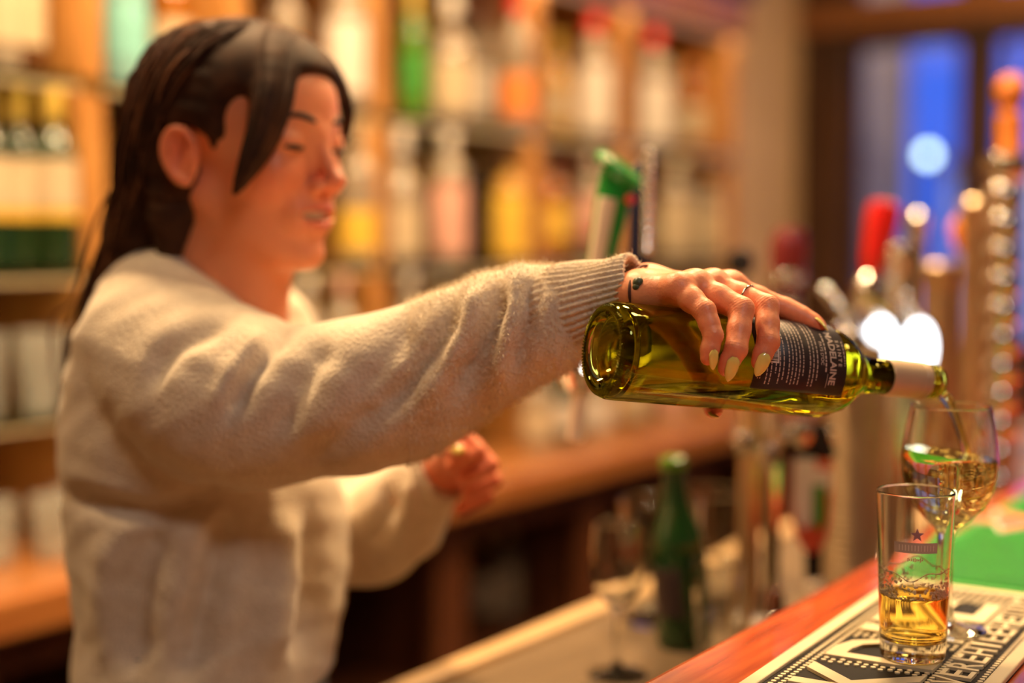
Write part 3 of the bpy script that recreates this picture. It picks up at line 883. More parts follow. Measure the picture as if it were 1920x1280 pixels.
# --- first font: T shape on the service counter, its bar hidden behind the tilted bottle
cA = at(1445, 1120, 1.70); cB = at(1597, 1080, 1.86)
f1 = thing('beer_font', 'chrome T shaped beer font behind the tilted wine bottle with green and blue handles', 'beer tap', (cB[0], cB[1], ZL))
lathe('base_plate', [(0, 0), (0.062, 0), (0.062, 0.012), (0.045, 0.022), (0, 0.022)], M_CHROME, f1, 32)
zbar = 1.300
colprof = [(0.040, 0.02)]
for k in range(28):
    zz = 0.03 + k * (zbar - ZL - 0.04) / 28
    colprof += [(0.0365, zz), (0.0385, zz + 0.002), (0.0385, zz + 0.007), (0.0365, zz + 0.009)]
colprof += [(0.036, zbar - ZL), (0, zbar - ZL)]
lathe('column', colprof, pm('dull_ribbed_steel', (0.42, 0.30, 0.18), (0.34, 0.24, 0.14), 30, 0.5, metal=0.8), f1, 36)
gA = at(1090, 745, 1.47); gA[2] = zbar
endA = np.array([gA[0], gA[1], zbar])
vtube('cross_bar', endA - (cB - gA) * [1, 1, 0] * 0.03, [cB[0], cB[1], zbar], 0.021, M_CHROME, f1, 28)
lathe('bar_end', [(0, -0.026), (0.018, -0.02), (0.026, 0), (0.018, 0.02), (0, 0.026)], M_CHROME, f1, 24, loc=tuple(endA - np.array(f1.location)))
# green handle with slanted oval top
gb = np.array([endA[0], endA[1], zbar + 0.01]); gtop = at(1158, 325, 1.47)
vtube('tap_spout', endA + [0, 0, -0.015], at(1078, 826, 1.47), 0.009, M_IVORY, f1)
ho = lever(f1, gb, gtop, [(0, 0), (0.007, 0), (0.009, 0.1), (0.013, 0.45), (0.018, 0.8), (0.019, 1.0), (0, 1.0)], M_GHAND)
ho['label'] = 'green tap handle'
so = lever(f1, gb + 0.011 * np.array([-sy, cy, 0]) * 0 + at(1090 - 6, 745, 1.455) * 0 + (at(1084, 745, 1.462) - at(1090, 745, 1.47)), at(1140, 372, 1.456), [(0, 0), (0.005, 0), (0.007, 0.3), (0.010, 1.0), (0, 1.0)], M_IVORY, 'handle_stripe')
so['label'] = 'ivory stripe on the green handle'
ov = lathe('handle_badge', [(0, -0.006), (0.020, -0.006), (0.0225, -0.003), (0.0225, 0.003), (0.020, 0.006), (0, 0.006)], M_GHAND, f1, 28,
           matrix=Matrix.Translation(Vector(at(1160, 318, 1.465) - np.array(f1.location))) @ Vector(CW([0.55, -0.25, 0.75]) - CW([0, 0, 0])).to_track_quat('Z', 'Y').to_matrix().to_4x4() @ Matrix.Diagonal((1, 1.35, 1, 1)))
ov['label'] = 'slanted green oval badge on top of the handle'
for (px, py, r) in ((1140, 302, 0.0065), (1186, 345, 0.004)):
    lathe('badge_spot', [(0, -0.002), (r, -0.002), (r, 0.002), (0, 0.002)], M_IVORY, f1, 16,
          matrix=Matrix.Translation(Vector(at(px, py, 1.452) - np.array(f1.location))) @ Vector(CW([0.3, -0.7, 0.6]) - CW([0, 0, 0])).to_track_quat('Z', 'Y').to_matrix().to_4x4())
ro = lathe('badge_dot', [(0, -0.006), (0.004, -0.004), (0.006, 0), (0.004, 0.004), (0, 0.006)], M_RHAND, f1, 14, loc=tuple(at(1181, 374, 1.452) - np.array(f1.location)))
# navy handle with beaded chrome edge
bb = endA + (cB - endA) * [0.16, 0.16, 0]; bb[2] = zbar + 0.01
bt = at(1203, 305, 1.53)
lever(f1, bb, bt, [(0, 0), (0.011, 0), (0.013, 0.1), (0.012, 0.5), (0.013, 0.95), (0.008, 1.0), (0, 1.0)], M_BHAND)['label'] = 'navy blue tap handle'
for k in range(13):
    q = at(1214 + (k - 6) * -0.2, 288 + k * 15, 1.515)
    lathe('bead', [(0, -0.006), (0.005, -0.0045), (0.0066, 0), (0.005, 0.0045), (0, 0.006)], M_CHROME, f1, 12, loc=tuple(q - np.array(f1.location)))
# thin second column with two pipes below the bottle
vtube('pipe', [cA[0], cA[1], ZL], [cA[0], cA[1], zbar], 0.0105, M_CHROME, f1)
lathe('pipe_foot', [(0, 0), (0.034, 0), (0.034, 0.01), (0.02, 0.02), (0.014, 0.05), (0, 0.05)], M_CHROME, f1, 28, loc=(cA[0] - cB[0], cA[1] - cB[1], 0))
cC = at(1402, 1120, 1.70)
vtube('pipe', [cC[0], cC[1], ZL], [cC[0], cC[1], zbar - 0.02], 0.013, M_BRASS, f1)
for (px, py, d) in ((1440, 855, 1.68), (1395, 830, 1.68), (1500, 812, 1.70)):
    q = at(px, py, d)
    lathe('valve', [(0, -0.016), (0.012, -0.012), (0.016, 0), (0.012, 0.012), (0, 0.016)], M_CHROME, f1, 18, loc=tuple(q - np.array(f1.location)))
qa, qb = at(1388, 800, 1.69), at(1560, 815, 1.75)
vtube('pipe', qa, qb, 0.011, M_CHROME, f1)
# black nozzle + shield badge in red, white and green
vtube('tap_spout', at(1545, 862, 1.74), at(1522, 795, 1.74), 0.017, M_BLACKGLOSS, f1)
def shield(parent, px, py, d, w, h, m, name, th=0.006, off=0.0, lab=None):
    q = at(px, py, d - off)
    pts = []
    for k in range(25):
        a = k / 24
        if a < 0.25:   x, z = -1 + 8 * a, 1
        elif a < 0.5:  x, z = 1, 1 - (a - 0.25) * 4 * 1.0
        elif a < 0.75: b = (a - 0.5) * 4 * math.pi / 2; x, z = math.cos(b), -math.sin(b)
        else:          b = math.pi / 2 + (a - 0.75) * 4 * math.pi / 2; x, z = math.cos(b), -math.sin(b)
        pts.append((x * w, z * h))
    pts = pts[:-1]
    bm = bmesh.new()
    vs = [bm.verts.new(tuple(CW([x, -th / 2, z]) - CW([0, 0, 0]))) for x, z in pts]
    f = bm.faces.new(vs)
    e = bmesh.ops.extrude_face_region(bm, geom=[f])
    dv = Vector(CW([0, th, 0]) - CW([0, 0, 0]))
    for v in [g for g in e['geom'] if isinstance(g, bmesh.types.BMVert)]:
        v.co += dv
    bmesh.ops.recalc_face_normals(bm, faces=list(bm.faces))
    me = bpy.data.meshes.new(name); bm.to_mesh(me); bm.free()
    o = link(name, me, m, parent, loc=tuple(q - np.array(parent.location)))
    if lab: o['label'] = lab
    return o
M_REDBADGE = pm('red_badge', (0.68, 0.10, 0.04), (0.6, 0.08, 0.03), 14, 0.35)
shield(f1, 1522, 950, 1.72, 0.024, 0.056, M_REDBADGE, 'badge', lab='red shield badge')
shield(f1, 1508, 925, 1.72, 0.013, 0.042, M_IVORY, 'badge_panel', off=0.006, lab='white panel of the shield badge')
shield(f1, 1535, 950, 1.72, 0.0085, 0.027, M_GHAND, 'badge_panel', off=0.006, lab='green panel of the shield badge')
shield(f1, 1540, 905, 1.72, 0.011, 0.016, M_IVORY, 'badge_panel', off=0.0068, lab='small white panel above the green one')
vtube('badge_stem', at(1525, 1085, 1.735), at(1525, 870, 1.735), 0.011, M_BLACKGLOSS, f1)
# more handles on the cross bar: black knob, maroon handle
for (px, py, d, r, m) in ((1388, 492, 1.95, 0.020, M_BLACKGLOSS),):
    q = at(px, py, d); zb = q.copy(); zb[2] = zbar
    lathe('handle_knob', [(0, -r), (r * .75, -r * .7), (r, 0), (r * .75, r * .7), (0, r)], m, f1, 20, loc=tuple(q - np.array(f1.location)))
    vtube('handle_stem', zb, q, 0.006, M_CHROME, f1)
q = at(1482, 425, 2.0); zb = at(1470, 560, 2.0); zb2 = zb.copy(); zb2[2] = zbar - 0.02
lever(f1, zb, q, [(0, 0), (0.020, 0), (0.024, 0.3), (0.027, 0.7), (0.020, 0.95), (0, 1)], M_MAROON)['label'] = 'maroon tap handle'
lever(f1, zb2, zb, [(0, 0), (0.025, 0), (0.028, 0.5), (0.022, 1), (0, 1)], M_CHROME, 'tap_body')
lathe('handle_ring', [(0.018, -0.008), (0.027, -0.008), (0.029, 0), (0.027, 0.008), (0.018, 0.008)], M_CHROME, f1, 20, loc=tuple(at(1474, 520, 2.0) - np.array(f1.location)))
vtube('cross_bar', [cB[0], cB[1], zbar], [zb[0], zb[1], zbar], 0.019, M_CHROME, f1)

# --- second font with lit badges, red handle
def font(label, px, d, zt, r, m, ribs=0):
    q = at(px, 800, d)
    t = thing('beer_font', label, 'beer tap', (q[0], q[1], ZL))
    H = zt - ZL
    prof = [(0, 0), (r * 1.7, 0), (r * 1.7, 0.012), (r * 1.1, 0.03)]
    if ribs:
        for k in range(ribs):
            zz = 0.04 + k * (H - 0.08) / ribs; s = (H - 0.08) / ribs
            prof += [(r * 0.78, zz), (r, zz + s * 0.3), (r, zz + s * 0.7), (r * 0.78, zz + s * 0.98)]
    else:
        prof += [(r, 0.05), (r, H - 0.04)]
    prof += [(r * 1.15, H - 0.03), (r * 1.15, H - 0.005), (r * 0.9, H), (0, H)]
    lathe('column', prof, m, t, 32)
    return t
f2 = font('chrome beer font with two glowing white badges and a red handle', 1683, 2.02, 1.43, 0.026, M_CHROME)
for k, (px, py) in enumerate(((1652, 648), (1724, 652))):
    q = at(px, py, 1.97 + 0.01 * k)
    q2 = np.array(q) + (CW([0, 0.012, 0]) - CW([0, 0, 0]))
    mt = Matrix.Translation(Vector(np.array(q) - np.array(f2.location))) @ Vector(CW([0, -1, 0]) - CW([0, 0, 0])).to_track_quat('Z', 'Y').to_matrix().to_4x4() @ Matrix.Diagonal((0.95, 1.75, 1, 1))
    lathe('badge_rim', [(0, -0.014), (0.0265, -0.014), (0.0265, 0.0), (0.024, 0.002), (0.022, 0.0), (0.022, -0.008), (0, -0.008)], M_CHROME, f2, 28, matrix=mt)
    lathe('lit_badge', [(0, -0.007), (0.0215, -0.007), (0.0215, -0.002), (0.012, 0.002), (0, 0.003)], M_LED, f2, 28, matrix=mt)['label'] = 'glowing white badge'
    vtube('badge_arm', q2, [f2.location[0], f2.location[1], q[2]], 0.008, M_CHROME, f2)
rb = at(1632, 515, 2.0); rt = at(1662, 378, 2.0)
lever(f2, rb, rt, [(0, 0), (0.010, 0), (0.016, 0.15), (0.024, 0.75), (0.023, 0.95), (0.012, 1.0), (0, 1.0)], M_RHAND)['label'] = 'red tap handle'
lever(f2, at(1625, 590, 2.0), rb, [(0, 0), (0.020, 0), (0.024, 0.4), (0.018, 0.8), (0.012, 1), (0, 1)], M_CHROME, 'tap_body')
vtube('tap_arm', at(1625, 575, 2.0), [f2.location[0], f2.location[1], 1.40], 0.012, M_CHROME, f2)
for (px, py, d) in ((1548, 545, 1.85), (1570, 572, 1.85), (1622, 545, 1.95), (1698, 556, 1.95), (1704, 580, 1.95), (1580, 610, 1.85), (1596, 622, 1.85)):
    q = at(px, py, d)
    lathe('valve', [(0, -0.009), (0.007, -0.006), (0.009, 0), (0.007, 0.006), (0, 0.009)], M_CHROME, f2, 16, loc=tuple(q - np.array(f2.location)))
vtube('pipe', at(1540, 540, 1.85), at(1605, 615, 1.85), 0.008, M_CHROME, f2)
vtube('pipe', at(1605, 540, 1.93), at(1660, 585, 1.95), 0.010, M_CHROME, f2)
vtube('pipe', at(1605, 615, 1.85), at(1660, 660, 1.99), 0.007, M_CHROME, f2)
vtube('light_stem', at(1638, 925, 1.94), at(1628, 700, 1.94), 0.0075, pm('pale_green_tube', (0.42, 0.62, 0.42), None, 10, 0.2, coat=0.5), f2)
vtube('light_stem', at(1706, 925, 1.94), at(1700, 700, 1.94), 0.006, MATS['pale_green_tube'], f2)
# --- third font: ribbed chrome column, copper column, tall orange handle
f3 = font('ribbed chrome beer column at the right photo edge with tall orange handle', 1873, 2.1, 1.56, 0.027, M_CHROME, ribs=12)
ob = at(1893, 412, 2.1); ot = at(1897, 138, 2.1)
lever(f3, ob, ot, [(0, 0), (0.012, 0), (0.016, 0.05), (0.018, 0.5), (0.019, 0.70), (0.011, 0.74), (0.019, 0.80), (0.023, 0.9), (0.015, 0.98), (0, 1)], M_OHAND)['label'] = 'tall orange tap handle'
vtube('tap_arm', [f3.location[0], f3.location[1], 1.55], ob, 0.012, M_CHROME, f3)
f4 = font('copper coloured beer column left of the ribbed one', 1820, 2.25, 1.50, 0.022, M_BRASS)
q = at(1805, 470, 2.25); q2 = at(1812, 398, 2.25)
lever(f4, q, q2, [(0, 0), (0.012, 0), (0.020, 0.2), (0.030, 0.6), (0.020, 0.9), (0, 1)], pm('orange_enamel', (0.80, 0.16, 0.04), (0.8, 0.32, 0.04), 30, 0.3), flat=0.4)['label'] = 'orange red tap knob'
f5 = font('dull chrome beer column behind the wine glass', 1752, 2.3, 1.40, 0.026, M_BRASS)
lever(f5, at(1725, 520, 2.3), at(1722, 395, 2.3), HP, M_CHROME)
vtube('tap_arm', at(1725, 525, 2.3), [f5.location[0], f5.location[1], 1.39], 0.013, M_CHROME, f5)

# ================================================================== things on the service counter
def beer_bottle(loc):
    t = thing('beer_bottle', 'small dark green beer bottle standing among glasses on the service counter', 'bottle', loc)
    t.rotation_euler = Vector(CW([-0.065, 0, 1]) - CW([0, 0, 0])).to_track_quat('Z', 'Y').to_euler()
    gm_ = pm('green_bottle_glass', (0.010, 0.075, 0.015), (0.008, 0.05, 0.012), 8, 0.06, trans=0.2, coat=0.6)
    lathe('bottle_body', [(0, 0.003), (0.026, 0), (0.0305, 0.006), (0.0305, 0.118), (0.027, 0.135), (0.017, 0.160), (0.0135, 0.180), (0.0130, 0.206), (0.0150, 0.207), (0.0150, 0.214), (0.0135, 0.216), (0, 0.216)], gm_, t, 28)
    face = math.atan2(-loc[1], -loc[0])
    lathe('label', [(0.0306, 0.04), (0.0312, 0.04), (0.0312, 0.095), (0.0306, 0.095)], LB['dark'], t, 24, a0=face + 0.4, a1=face + 2.6)
    lathe('cap', [(0.0136, 0.205), (0.0162, 0.206), (0.0155, 0.217), (0.010, 0.220), (0, 0.2205)], BG['lime'], t, 20)
q = at(1283, 1140, 1.63)
beer_bottle((q[0], q[1], ZL))

def wine_prof(H=0.17, R=0.036, rim=0.030, w=0.0014, foot=0.032):
    b = H * 0.46
    return [(0, 0), (foot, 0), (foot, 0.0018), (0.008, 0.006), (0.0042, 0.014), (0.0036, b - 0.012), (0.007, b - 0.003), (R * 0.6, b + H * 0.05), (R * 0.93, b + H * 0.14), (R, b + H * 0.22), (R * 0.96, b + H * 0.36), (rim, H - 0.0006),
            (rim - w / 2, H), (rim - w, H - 0.0006), (R * 0.96 - w, b + H * 0.36), (R - w, b + H * 0.22), (R * 0.93 - w, b + H * 0.14), (R * 0.6 - w, b + H * 0.05 + 0.001), (0.005, b + 0.0015), (0, b + 0.001)]
q = at(1158, 1200, 1.52)
o = lathe('wine_glass', wine_prof(0.165, 0.030, 0.026), M_GLASS, None, 32, loc=(q[0], q[1], ZL)); tag(o, 'empty wine glass at the left of the glasses on the service counter', 'glass', 'glasses on the service counter')
jv, jf = lathe_vf([(0, 0), (0.040, 0), (0.044, 0.004), (0.050, 0.15), (0.049, 0.1508), (0.048, 0.15), (0.0425, 0.012), (0, 0.010)], 36)
jm = mesh_from('carafe', jv, jf, True); jm.materials.append(M_GLASS)
q = at(1237, 1180, 1.74)
tag(link('glass_pitcher', jm, None, loc=(q[0], q[1], ZL)), 'clear straight glass pitcher just left of the green beer bottle', 'glass', 'glasses on the service counter')
q = at(1345, 1180, 1.80)
tag(link('glass_pitcher', jm, None, loc=(q[0], q[1], ZL)), 'clear straight glass pitcher right behind the green beer bottle', 'glass', 'glasses on the service counter')
q = at(1345, 1190, 1.56)
o = lathe('tumbler', tumbler_prof(0.115, 0.022, 0.030), M_GLASS, None, 28, loc=(q[0], q[1], ZL)); tag(o, 'small tumbler standing between the green bottle and the chrome pipe', 'glass', 'glasses on the service counter')

# ================================================================== the tilted wine bottle
BB = at(1128, 655, 1.07)
BM_ = at(1757, 716, 1.195)
BL = float(np.linalg.norm(BM_ - BB))
az = (BM_ - BB) / BL
tocam = np.array([0, 0, CAM_H]) - (BB + BM_) / 2
ax_ = tocam - az * tocam.dot(az); ax_ /= np.linalg.norm(ax_)
ay_ = np.cross(az, ax_)
BMAT = Matrix(((ax_[0], ay_[0], az[0], BB[0]), (ax_[1], ay_[1], az[1], BB[1]), (ax_[2], ay_[2], az[2], BB[2]), (0, 0, 0, 1)))
R_B = 0.0375
wb = thing('wine_bottle', 'green glass white wine bottle with black label held tilted over the wine glass', 'bottle', matrix=BMAT)
M_BGLASS = glass('olive_bottle_glass', (0.77, 0.775, 0.29))
S = BL / 0.317
out = [(0, .021), (.010, .0200), (.019, .0150), (.0255, .0060), (.0285, .0015), (.0305, 0), (.0330, .0006), (.0358, .0032), (.0372, .007), (.0375, .012),
       (.0375, .100), (.0375, .188), (.0371, .196), (.0357, .2045), (.0325, .2135), (.0280, .2205), (.0225, .2275), (.0185, .2335), (.0160, .2400), (.0148, .2480), (.0142, .260), (.0139, .285), (.0139, .3010)]
for k in range(3):
    z = .3030 + k * .0042
    out += [(.0133, z), (.0146, z + .0008), (.0146, z + .0018), (.0133, z + .0026)]
out += [(.0136, .3155), (.0130, .317)]
inn = [(.0105, .317), (.0098, .3155), (.0098, .262), (.0112, .248), (.0150, .2365), (.0200, .2285), (.0260, .2190), (.0300, .2110), (.0330, .2020), (.0343, .192), (.0346, .185), (.0346, .020), (.0335, .0135), (.0290, .0115), (.0215, .0170), (.011, .0240), (0, .0250)]
lathe('bottle_glass', [(r, z * S) for r, z in out + inn], M_BGLASS, wb, 72)
# stippled heel: tiny ridges around the base
V, Fc = [], []
for k in range(84):
    a = 2 * math.pi * k / 84
    v, f = tube_vf([(r * math.cos(a), r * math.sin(a), z) for r, z in ((.0288, .0010), (.0306, -.0006), (.0330, .0000), (.0352, .0020))], [.0004, .0007, .0007, .0004], 5, off=len(V))
    V += list(v); Fc += f
link('heel_ridge', mesh_from('heel_ridge', V, Fc, True), M_BGLASS, wb)['kind'] = 'stuff'
# white wine left in the bottle: the inner volume below a level plane
def liquid(name, prof, m, parent, plane_co, plane_no, seg=56, matrix=None, cap_smooth=False):
    v, f = lathe_vf(prof, seg)
    me = mesh_from(name, v, f, True)
    bm = bmesh.new(); bm.from_mesh(me)
    r = bmesh.ops.bisect_plane(bm, geom=list(bm.verts) + list(bm.edges) + list(bm.faces), plane_co=plane_co, plane_no=plane_no, clear_outer=True)
    ed = [e for e in bm.edges if e.is_boundary]
    if ed:
        bmesh.ops.contextual_create(bm, geom=ed) if False else bmesh.ops.holes_fill(bm, edges=ed, sides=0)
    bmesh.ops.recalc_face_normals(bm, faces=list(bm.faces))
    for fc in bm.faces:
        fc.smooth = len(fc.verts) <= 4
    bm.to_mesh(me); bm.free()
    return link(name, me, m, parent, matrix=matrix)
M_WINE = glass('white_wine', (0.97, 0.93, 0.62), ior=1.34)
M_BEER = glass('beer', (0.985, 0.86, 0.40), ior=1.34)
lev = at(1560, 714, 1.15)
inv = BMAT.inverted()
pc = inv @ Vector(lev); pn = inv.to_3x3() @ Vector((0, 0, 1))
wi = [(r + 0.0002 if r > 0 else 0, z * S) for r, z in inn][::-1]
wi = [(0, wi[0][1] - 0.0002)] + wi[1:-2] + [(.0100, .314 * S), (0, .314 * S)]
lo_ = liquid('wine', wi, M_WINE, wb, pc, pn)
lo_['label'] = 'white wine left in the bottle'
# capsule
M_CAPS = pm('capsule_foil', (0.66, 0.50, 0.34), (0.60, 0.44, 0.29), 20, 0.35, metal=0.15)
lathe('capsule', [(r, z * S) for r, z in ((.0144, .2620), (.0153, .2622), (.0156, .270), (.0156, .2945), (.0151, .2952), (.0156, .2960), (.0156, .2985), (.0150, .2993), (.0156, .3000), (.0153, .3018), (.0141, .3020), (.0141, .2700))], M_CAPS, wb, 48)['label'] = 'cream foil capsule'
# label, bent round the bottle
def bend(me, z0, th0, rad, flip=False):
    """flat text mesh (x along reading, y up) -> on the bottle: x runs round, y along the axis"""
    for v in me.vertices:
        th = th0 + v.co.x / rad
        r = rad + v.co.z
        v.co = (r * math.cos(th), r * math.sin(th), (z0 + v.co.y) * S)
    return me
T0, T1 = math.radians(-112), math.radians(29)
V, Fc = [], []
nz_, nt = 2, 40
rl = R_B + 0.00018
for i in range(nt + 1):
    th = T0 + (T1 - T0) * i / nt
    for (r, z) in ((R_B + 0.00003, .112), (rl, .112), (rl, .1965), (R_B + 0.00003, .1965)):
        V.append((r * math.cos(th), r * math.sin(th), z * S))
for i in range(nt):
    a, b = i * 4, i * 4 + 4
    for k in range(3):
        Fc.append((a + k, b + k, b + k + 1, a + k + 1))
Fc += [(0, 1, 2, 3), tuple(nt * 4 + k for k in (3, 2, 1, 0))]
M_LABEL = pm('black_label', (0.030, 0.020, 0.026), (0.024, 0.016, 0.02), 30, 0.45)
lbl = link('label', mesh_from('label', V, Fc, True), M_LABEL, wb)
lbl['label'] = 'black back label with rows of pale print'
M_PRINT = pm('label_print', (0.62, 0.50, 0.42), None, 30, 0.5)
RT = rl + 0.00005
def line(s, z, deg, size, xs=1.0, bold=0.0):
    me = text_me('print', s, size, 0.0, bold, xs)
    me.materials.clear()
    bend(me, z, math.radians(deg), RT)
    link('lettering', me, M_PRINT, lbl)
line('MADELAINE', .1835, -19, .0082, 1.05, 0.00022)
line('S A I N T E', .1900, -24, .0044, 1.1, 0.0001)
line("PAYS D'OC", .1735, -22, .0040, 1.0, 0.00008)
rr = random.Random(3)
V, Fc = [], []
def dash(z, a0, a1, h, words=True):
    a = a0
    while a < a1:
        w = rr.uniform(0.03, 0.10) if words else (a1 - a0)
        e = min(a + w, a1)
        n = max(1, int((e - a) / 0.05))
        for i in range(n):
            p, q = a + (e - a) * i / n, a + (e - a) * (i + 1) / n
            b = len(V)
            for th in (p, q):
                for zz in (z - h / 2, z + h / 2):
                    V.append((RT * math.cos(th), RT * math.sin(th), zz * S))
            Fc.append((b, b + 2, b + 3, b + 1))
        a = e + 0.022
D = math.radians
dash(.1945, D(-40), D(-8), .0009)
dash(.1770, D(-50), D(2), .0013)
for z, a0, a1 in ((.1690, -75, 12), (.1655, -78, 20), (.1622, -80, 20), (.1560, -78, 8), (.1527, -80, 20), (.1494, -80, 20), (.1461, -80, 20), (.1428, -70, 18),
                  (.1380, -80, 15), (.1345, -80, 20), (.1310, -80, 8), (.1270, -20, 22), (.1235, -5, 22), (.1180, 8, 16), (.1160, 8, 16)):
    dash(z, D(a0), D(a1), .0010)
dash(.1790, D(3), D(20), .0004, False)
link('small_print', mesh_from('small_print', V, Fc), M_PRINT, lbl)
V, Fc = [], []
for i in range(9):
    th = D(-32) + (D(-4) - D(-32)) * i / 8
    V += [(RT * math.cos(th), RT * math.sin(th), .1215 * S), (RT * math.cos(th), RT * math.sin(th), .1335 * S)]
Fc = [(2 * i, 2 * i + 2, 2 * i + 3, 2 * i + 1) for i in range(8)]
bc = link('barcode', mesh_from('barcode', V, Fc), LB['white'], lbl)
V, Fc = [], []
a = D(-30)
while a < D(-7):
    w = rr.choice((.006, .01, .016)); RR = RT + 0.00004
    b = len(V)
    for th in (a, a + w):
        for zz in (.1245, .1325):
            V.append((RR * math.cos(th), RR * math.sin(th), zz * S))
    Fc.append((b, b + 2, b + 3, b + 1)); a += w + rr.choice((.008, .013))
link('barcode_bars', mesh_from('barcode_bars', V, Fc), M_BLACK, lbl)

# ================================================================== half pint of beer on the mat
ZM = ZT + 0.0058
q = atz(1711, 1231, ZM)
bgp = (q[0], q[1], ZM)
bgl = thing('beer_glass', 'straight half pint glass half full of golden beer on the bar mat', 'glass', bgp)
bgl.scale = (0.965, 0.965, 1.02)
lathe('glass_wall', [(0, 0), (.0225, 0), (.0255, .0015), (.0262, .006), (.0264, .012), (.0312, .1285), (.0310, .1295), (.0303, .1300), (.0297, .1295), (.0295, .1285), (.0248, .018), (.0225, .0150), (.010, .0130), (0, .0126)], M_GLASS, bgl, 64)
bi = [(0, .01255), (.010, .01295), (.0226, .0149), (.02495, .018), (.02495 + (.0297 - .02495) * (.049 - .018) / .1105, .049), (.0262, .0505), (.0255, .0496), (0, .0494)]
lathe('beer', bi, M_BEER, bgl, 64)['label'] = 'golden beer'
M_FOAM = pm('beer_foam', (0.86, 0.76, 0.58), (0.8, 0.68, 0.5), 60, 0.6, sss=0.2)
V, Fc = [], []
ico = bmesh.new(); bmesh.ops.create_icosphere(ico, subdivisions=1, radius=1.0)
iv = np.array([v.co[:] for v in ico.verts]); ifc = [tuple(v.index for v in f.verts) for f in ico.faces]; ico.free()
def blob(c, r, n=None, fl=0.4):
    b = len(V)
    p = iv.copy()
    if n is not None:
        p = p - np.outer(p @ n, n) * (1 - fl)
    V.extend(list(np.asarray(c) + p * r)); Fc.extend([tuple(b + i for i in f) for f in ifc])
face = math.atan2(-bgp[1], -bgp[0])
for k in range(430):
    a = rr.uniform(0, 2 * math.pi)
    if rr.random() < 0.5: a = face + rr.choice((-1, 1)) * rr.uniform(0.5, 1.6)
    h = .0505 + abs(rr.gauss(0, 1)) * .0075
    if h > .078: continue
    r_in = .0248 + (.0295 - .0248) * (h - .018) / .1105
    n = np.array([math.cos(a), math.sin(a), 0])
    blob((n[0] * (r_in - .0002), n[1] * (r_in - .0002), h), rr.choice((.0005, .0007, .0010, .0014)), n)
for k in range(150):                       # wavy tide line left by the foam
    a = 2 * math.pi * k / 150
    h = .0690 + .0030 * math.sin(3 * a + 1) + .0016 * math.sin(7 * a)
    r_in = .0248 + (.0295 - .0248) * (h - .018) / .1105
    n = np.array([math.cos(a), math.sin(a), 0])
    blob((n[0] * (r_in - .0002), n[1] * (r_in - .0002), h), rr.uniform(.0005, .0009), n)
for k in range(200):
    a = rr.uniform(0, 2 * math.pi); rad = .0258 - abs(rr.gauss(0, .0018))
    blob((rad * math.cos(a), rad * math.sin(a), .0499), rr.uniform(.0004, .0009))
link('foam', mesh_from('foam', V, Fc, True), M_FOAM, bgl)['kind'] = 'stuff'
# faded print on the glass
M_GREYPRINT = pm('grey_glass_print', (0.46, 0.40, 0.34), (0.40, 0.35, 0.30), 40, 0.6)
def glass_r(h): return .0264 + (.0312 - .0264) * (h - .012) / .1165 + .00008
def patch(nm, h0, h1, a0, a1, m, n=16):
    vv = []
    for i in range(n + 1):
        a = face + a0 + (a1 - a0) * i / n
        for h in (h0, h1):
            vv.append((glass_r(h) * math.cos(a), glass_r(h) * math.sin(a), h))
    return link(nm, mesh_from(nm, vv, [(2 * i, 2 * i + 2, 2 * i + 3, 2 * i + 1) for i in range(n)], True), m, bgl)
patch('print_band', .0865, .0945, -.56, .62, M_GREYPRINT)['label'] = 'faded grey band printed on the glass'
def wrap_me(me, h0, a0):
    for v in me.vertices:
        h = h0 + v.co.y
        a = face + a0 + v.co.x / .03
        v.co = ((glass_r(h) + .0001) * math.cos(a), (glass_r(h) + .0001) * math.sin(a), h)
    return me
V, Fc = [], []
for k in range(12):
    x = -.0135 + k * .0025
    b = len(V); w = rr.choice((.0005, .0009))
    V += [(x, -.0022, 0), (x + w, -.0022, 0), (x + w, .0022, 0), (x, .0022, 0)]
    Fc.append((b, b + 1, b + 2, b + 3))
link('print_marks', wrap_me(mesh_from('print_marks', V, Fc), .0905, .03), LB['white'], bgl)
sm_ = star_me('print_star', .0055, .0023, 0, 0.0001)
link('print_star', wrap_me(sm_, .1005, .06), pm('faded_mauve_print', (0.55, 0.36, 0.42), None, 30, 0.6), bgl)['label'] = 'small faded star print'
V, Fc = [], []
for k in range(9):
    x = -.006 + k * .0014; h = rr.uniform(.0008, .002)
    b = len(V)
    V += [(x, -h, 0), (x + .0009, -h * .6, 0), (x + .0007, h, 0), (x - .0002, h * .7, 0)]; Fc.append((b, b + 1, b + 2, b + 3))
link('print_script', wrap_me(mesh_from('print_script', V, Fc), .0815, .02), LB['pink'], bgl)

# ================================================================== wine glass being filled
q = atz(1774, 1180, ZM)
wgp = (q[0], q[1], ZM)
wgl = thing('wine_glass', 'wine glass being filled with white wine under the bottle mouth', 'glass', wgp)
wgl.scale = (0.983, 0.983, 0.968)
wo = [(0, 0), (.0335, 0), (.0338, .0010), (.0330, .0018), (.018, .0038), (.008, .0080), (.0048, .0160), (.0040, .035), (.0040, .070), (.0052, .0830), (.0090, .0895), (.0190, .0970), (.0290, .1080), (.0360, .1225), (.0394, .1380), (.0400, .1480), (.0392, .1600), (.0368, .1790), (.0335, .1955), (.0330, .1961)]
wi2 = [(.0325, .1955), (.0357, .1790), (.0381, .1600), (.0389, .1480), (.0383, .1380), (.0349, .1230), (.0281, .1092), (.0182, .0986), (.0085, .0920), (0, .0902)]
lathe('glass_bowl', wo + wi2, M_GLASS, wgl, 72)
li = [(r + 0.00015 if r > 0 else 0, z) for r, z in wi2][::-1]
li[0] = (0, .0900)
tilt = Vector(CW([-0.10, 0.03, 1]) - CW([0, 0, 0])).normalized()
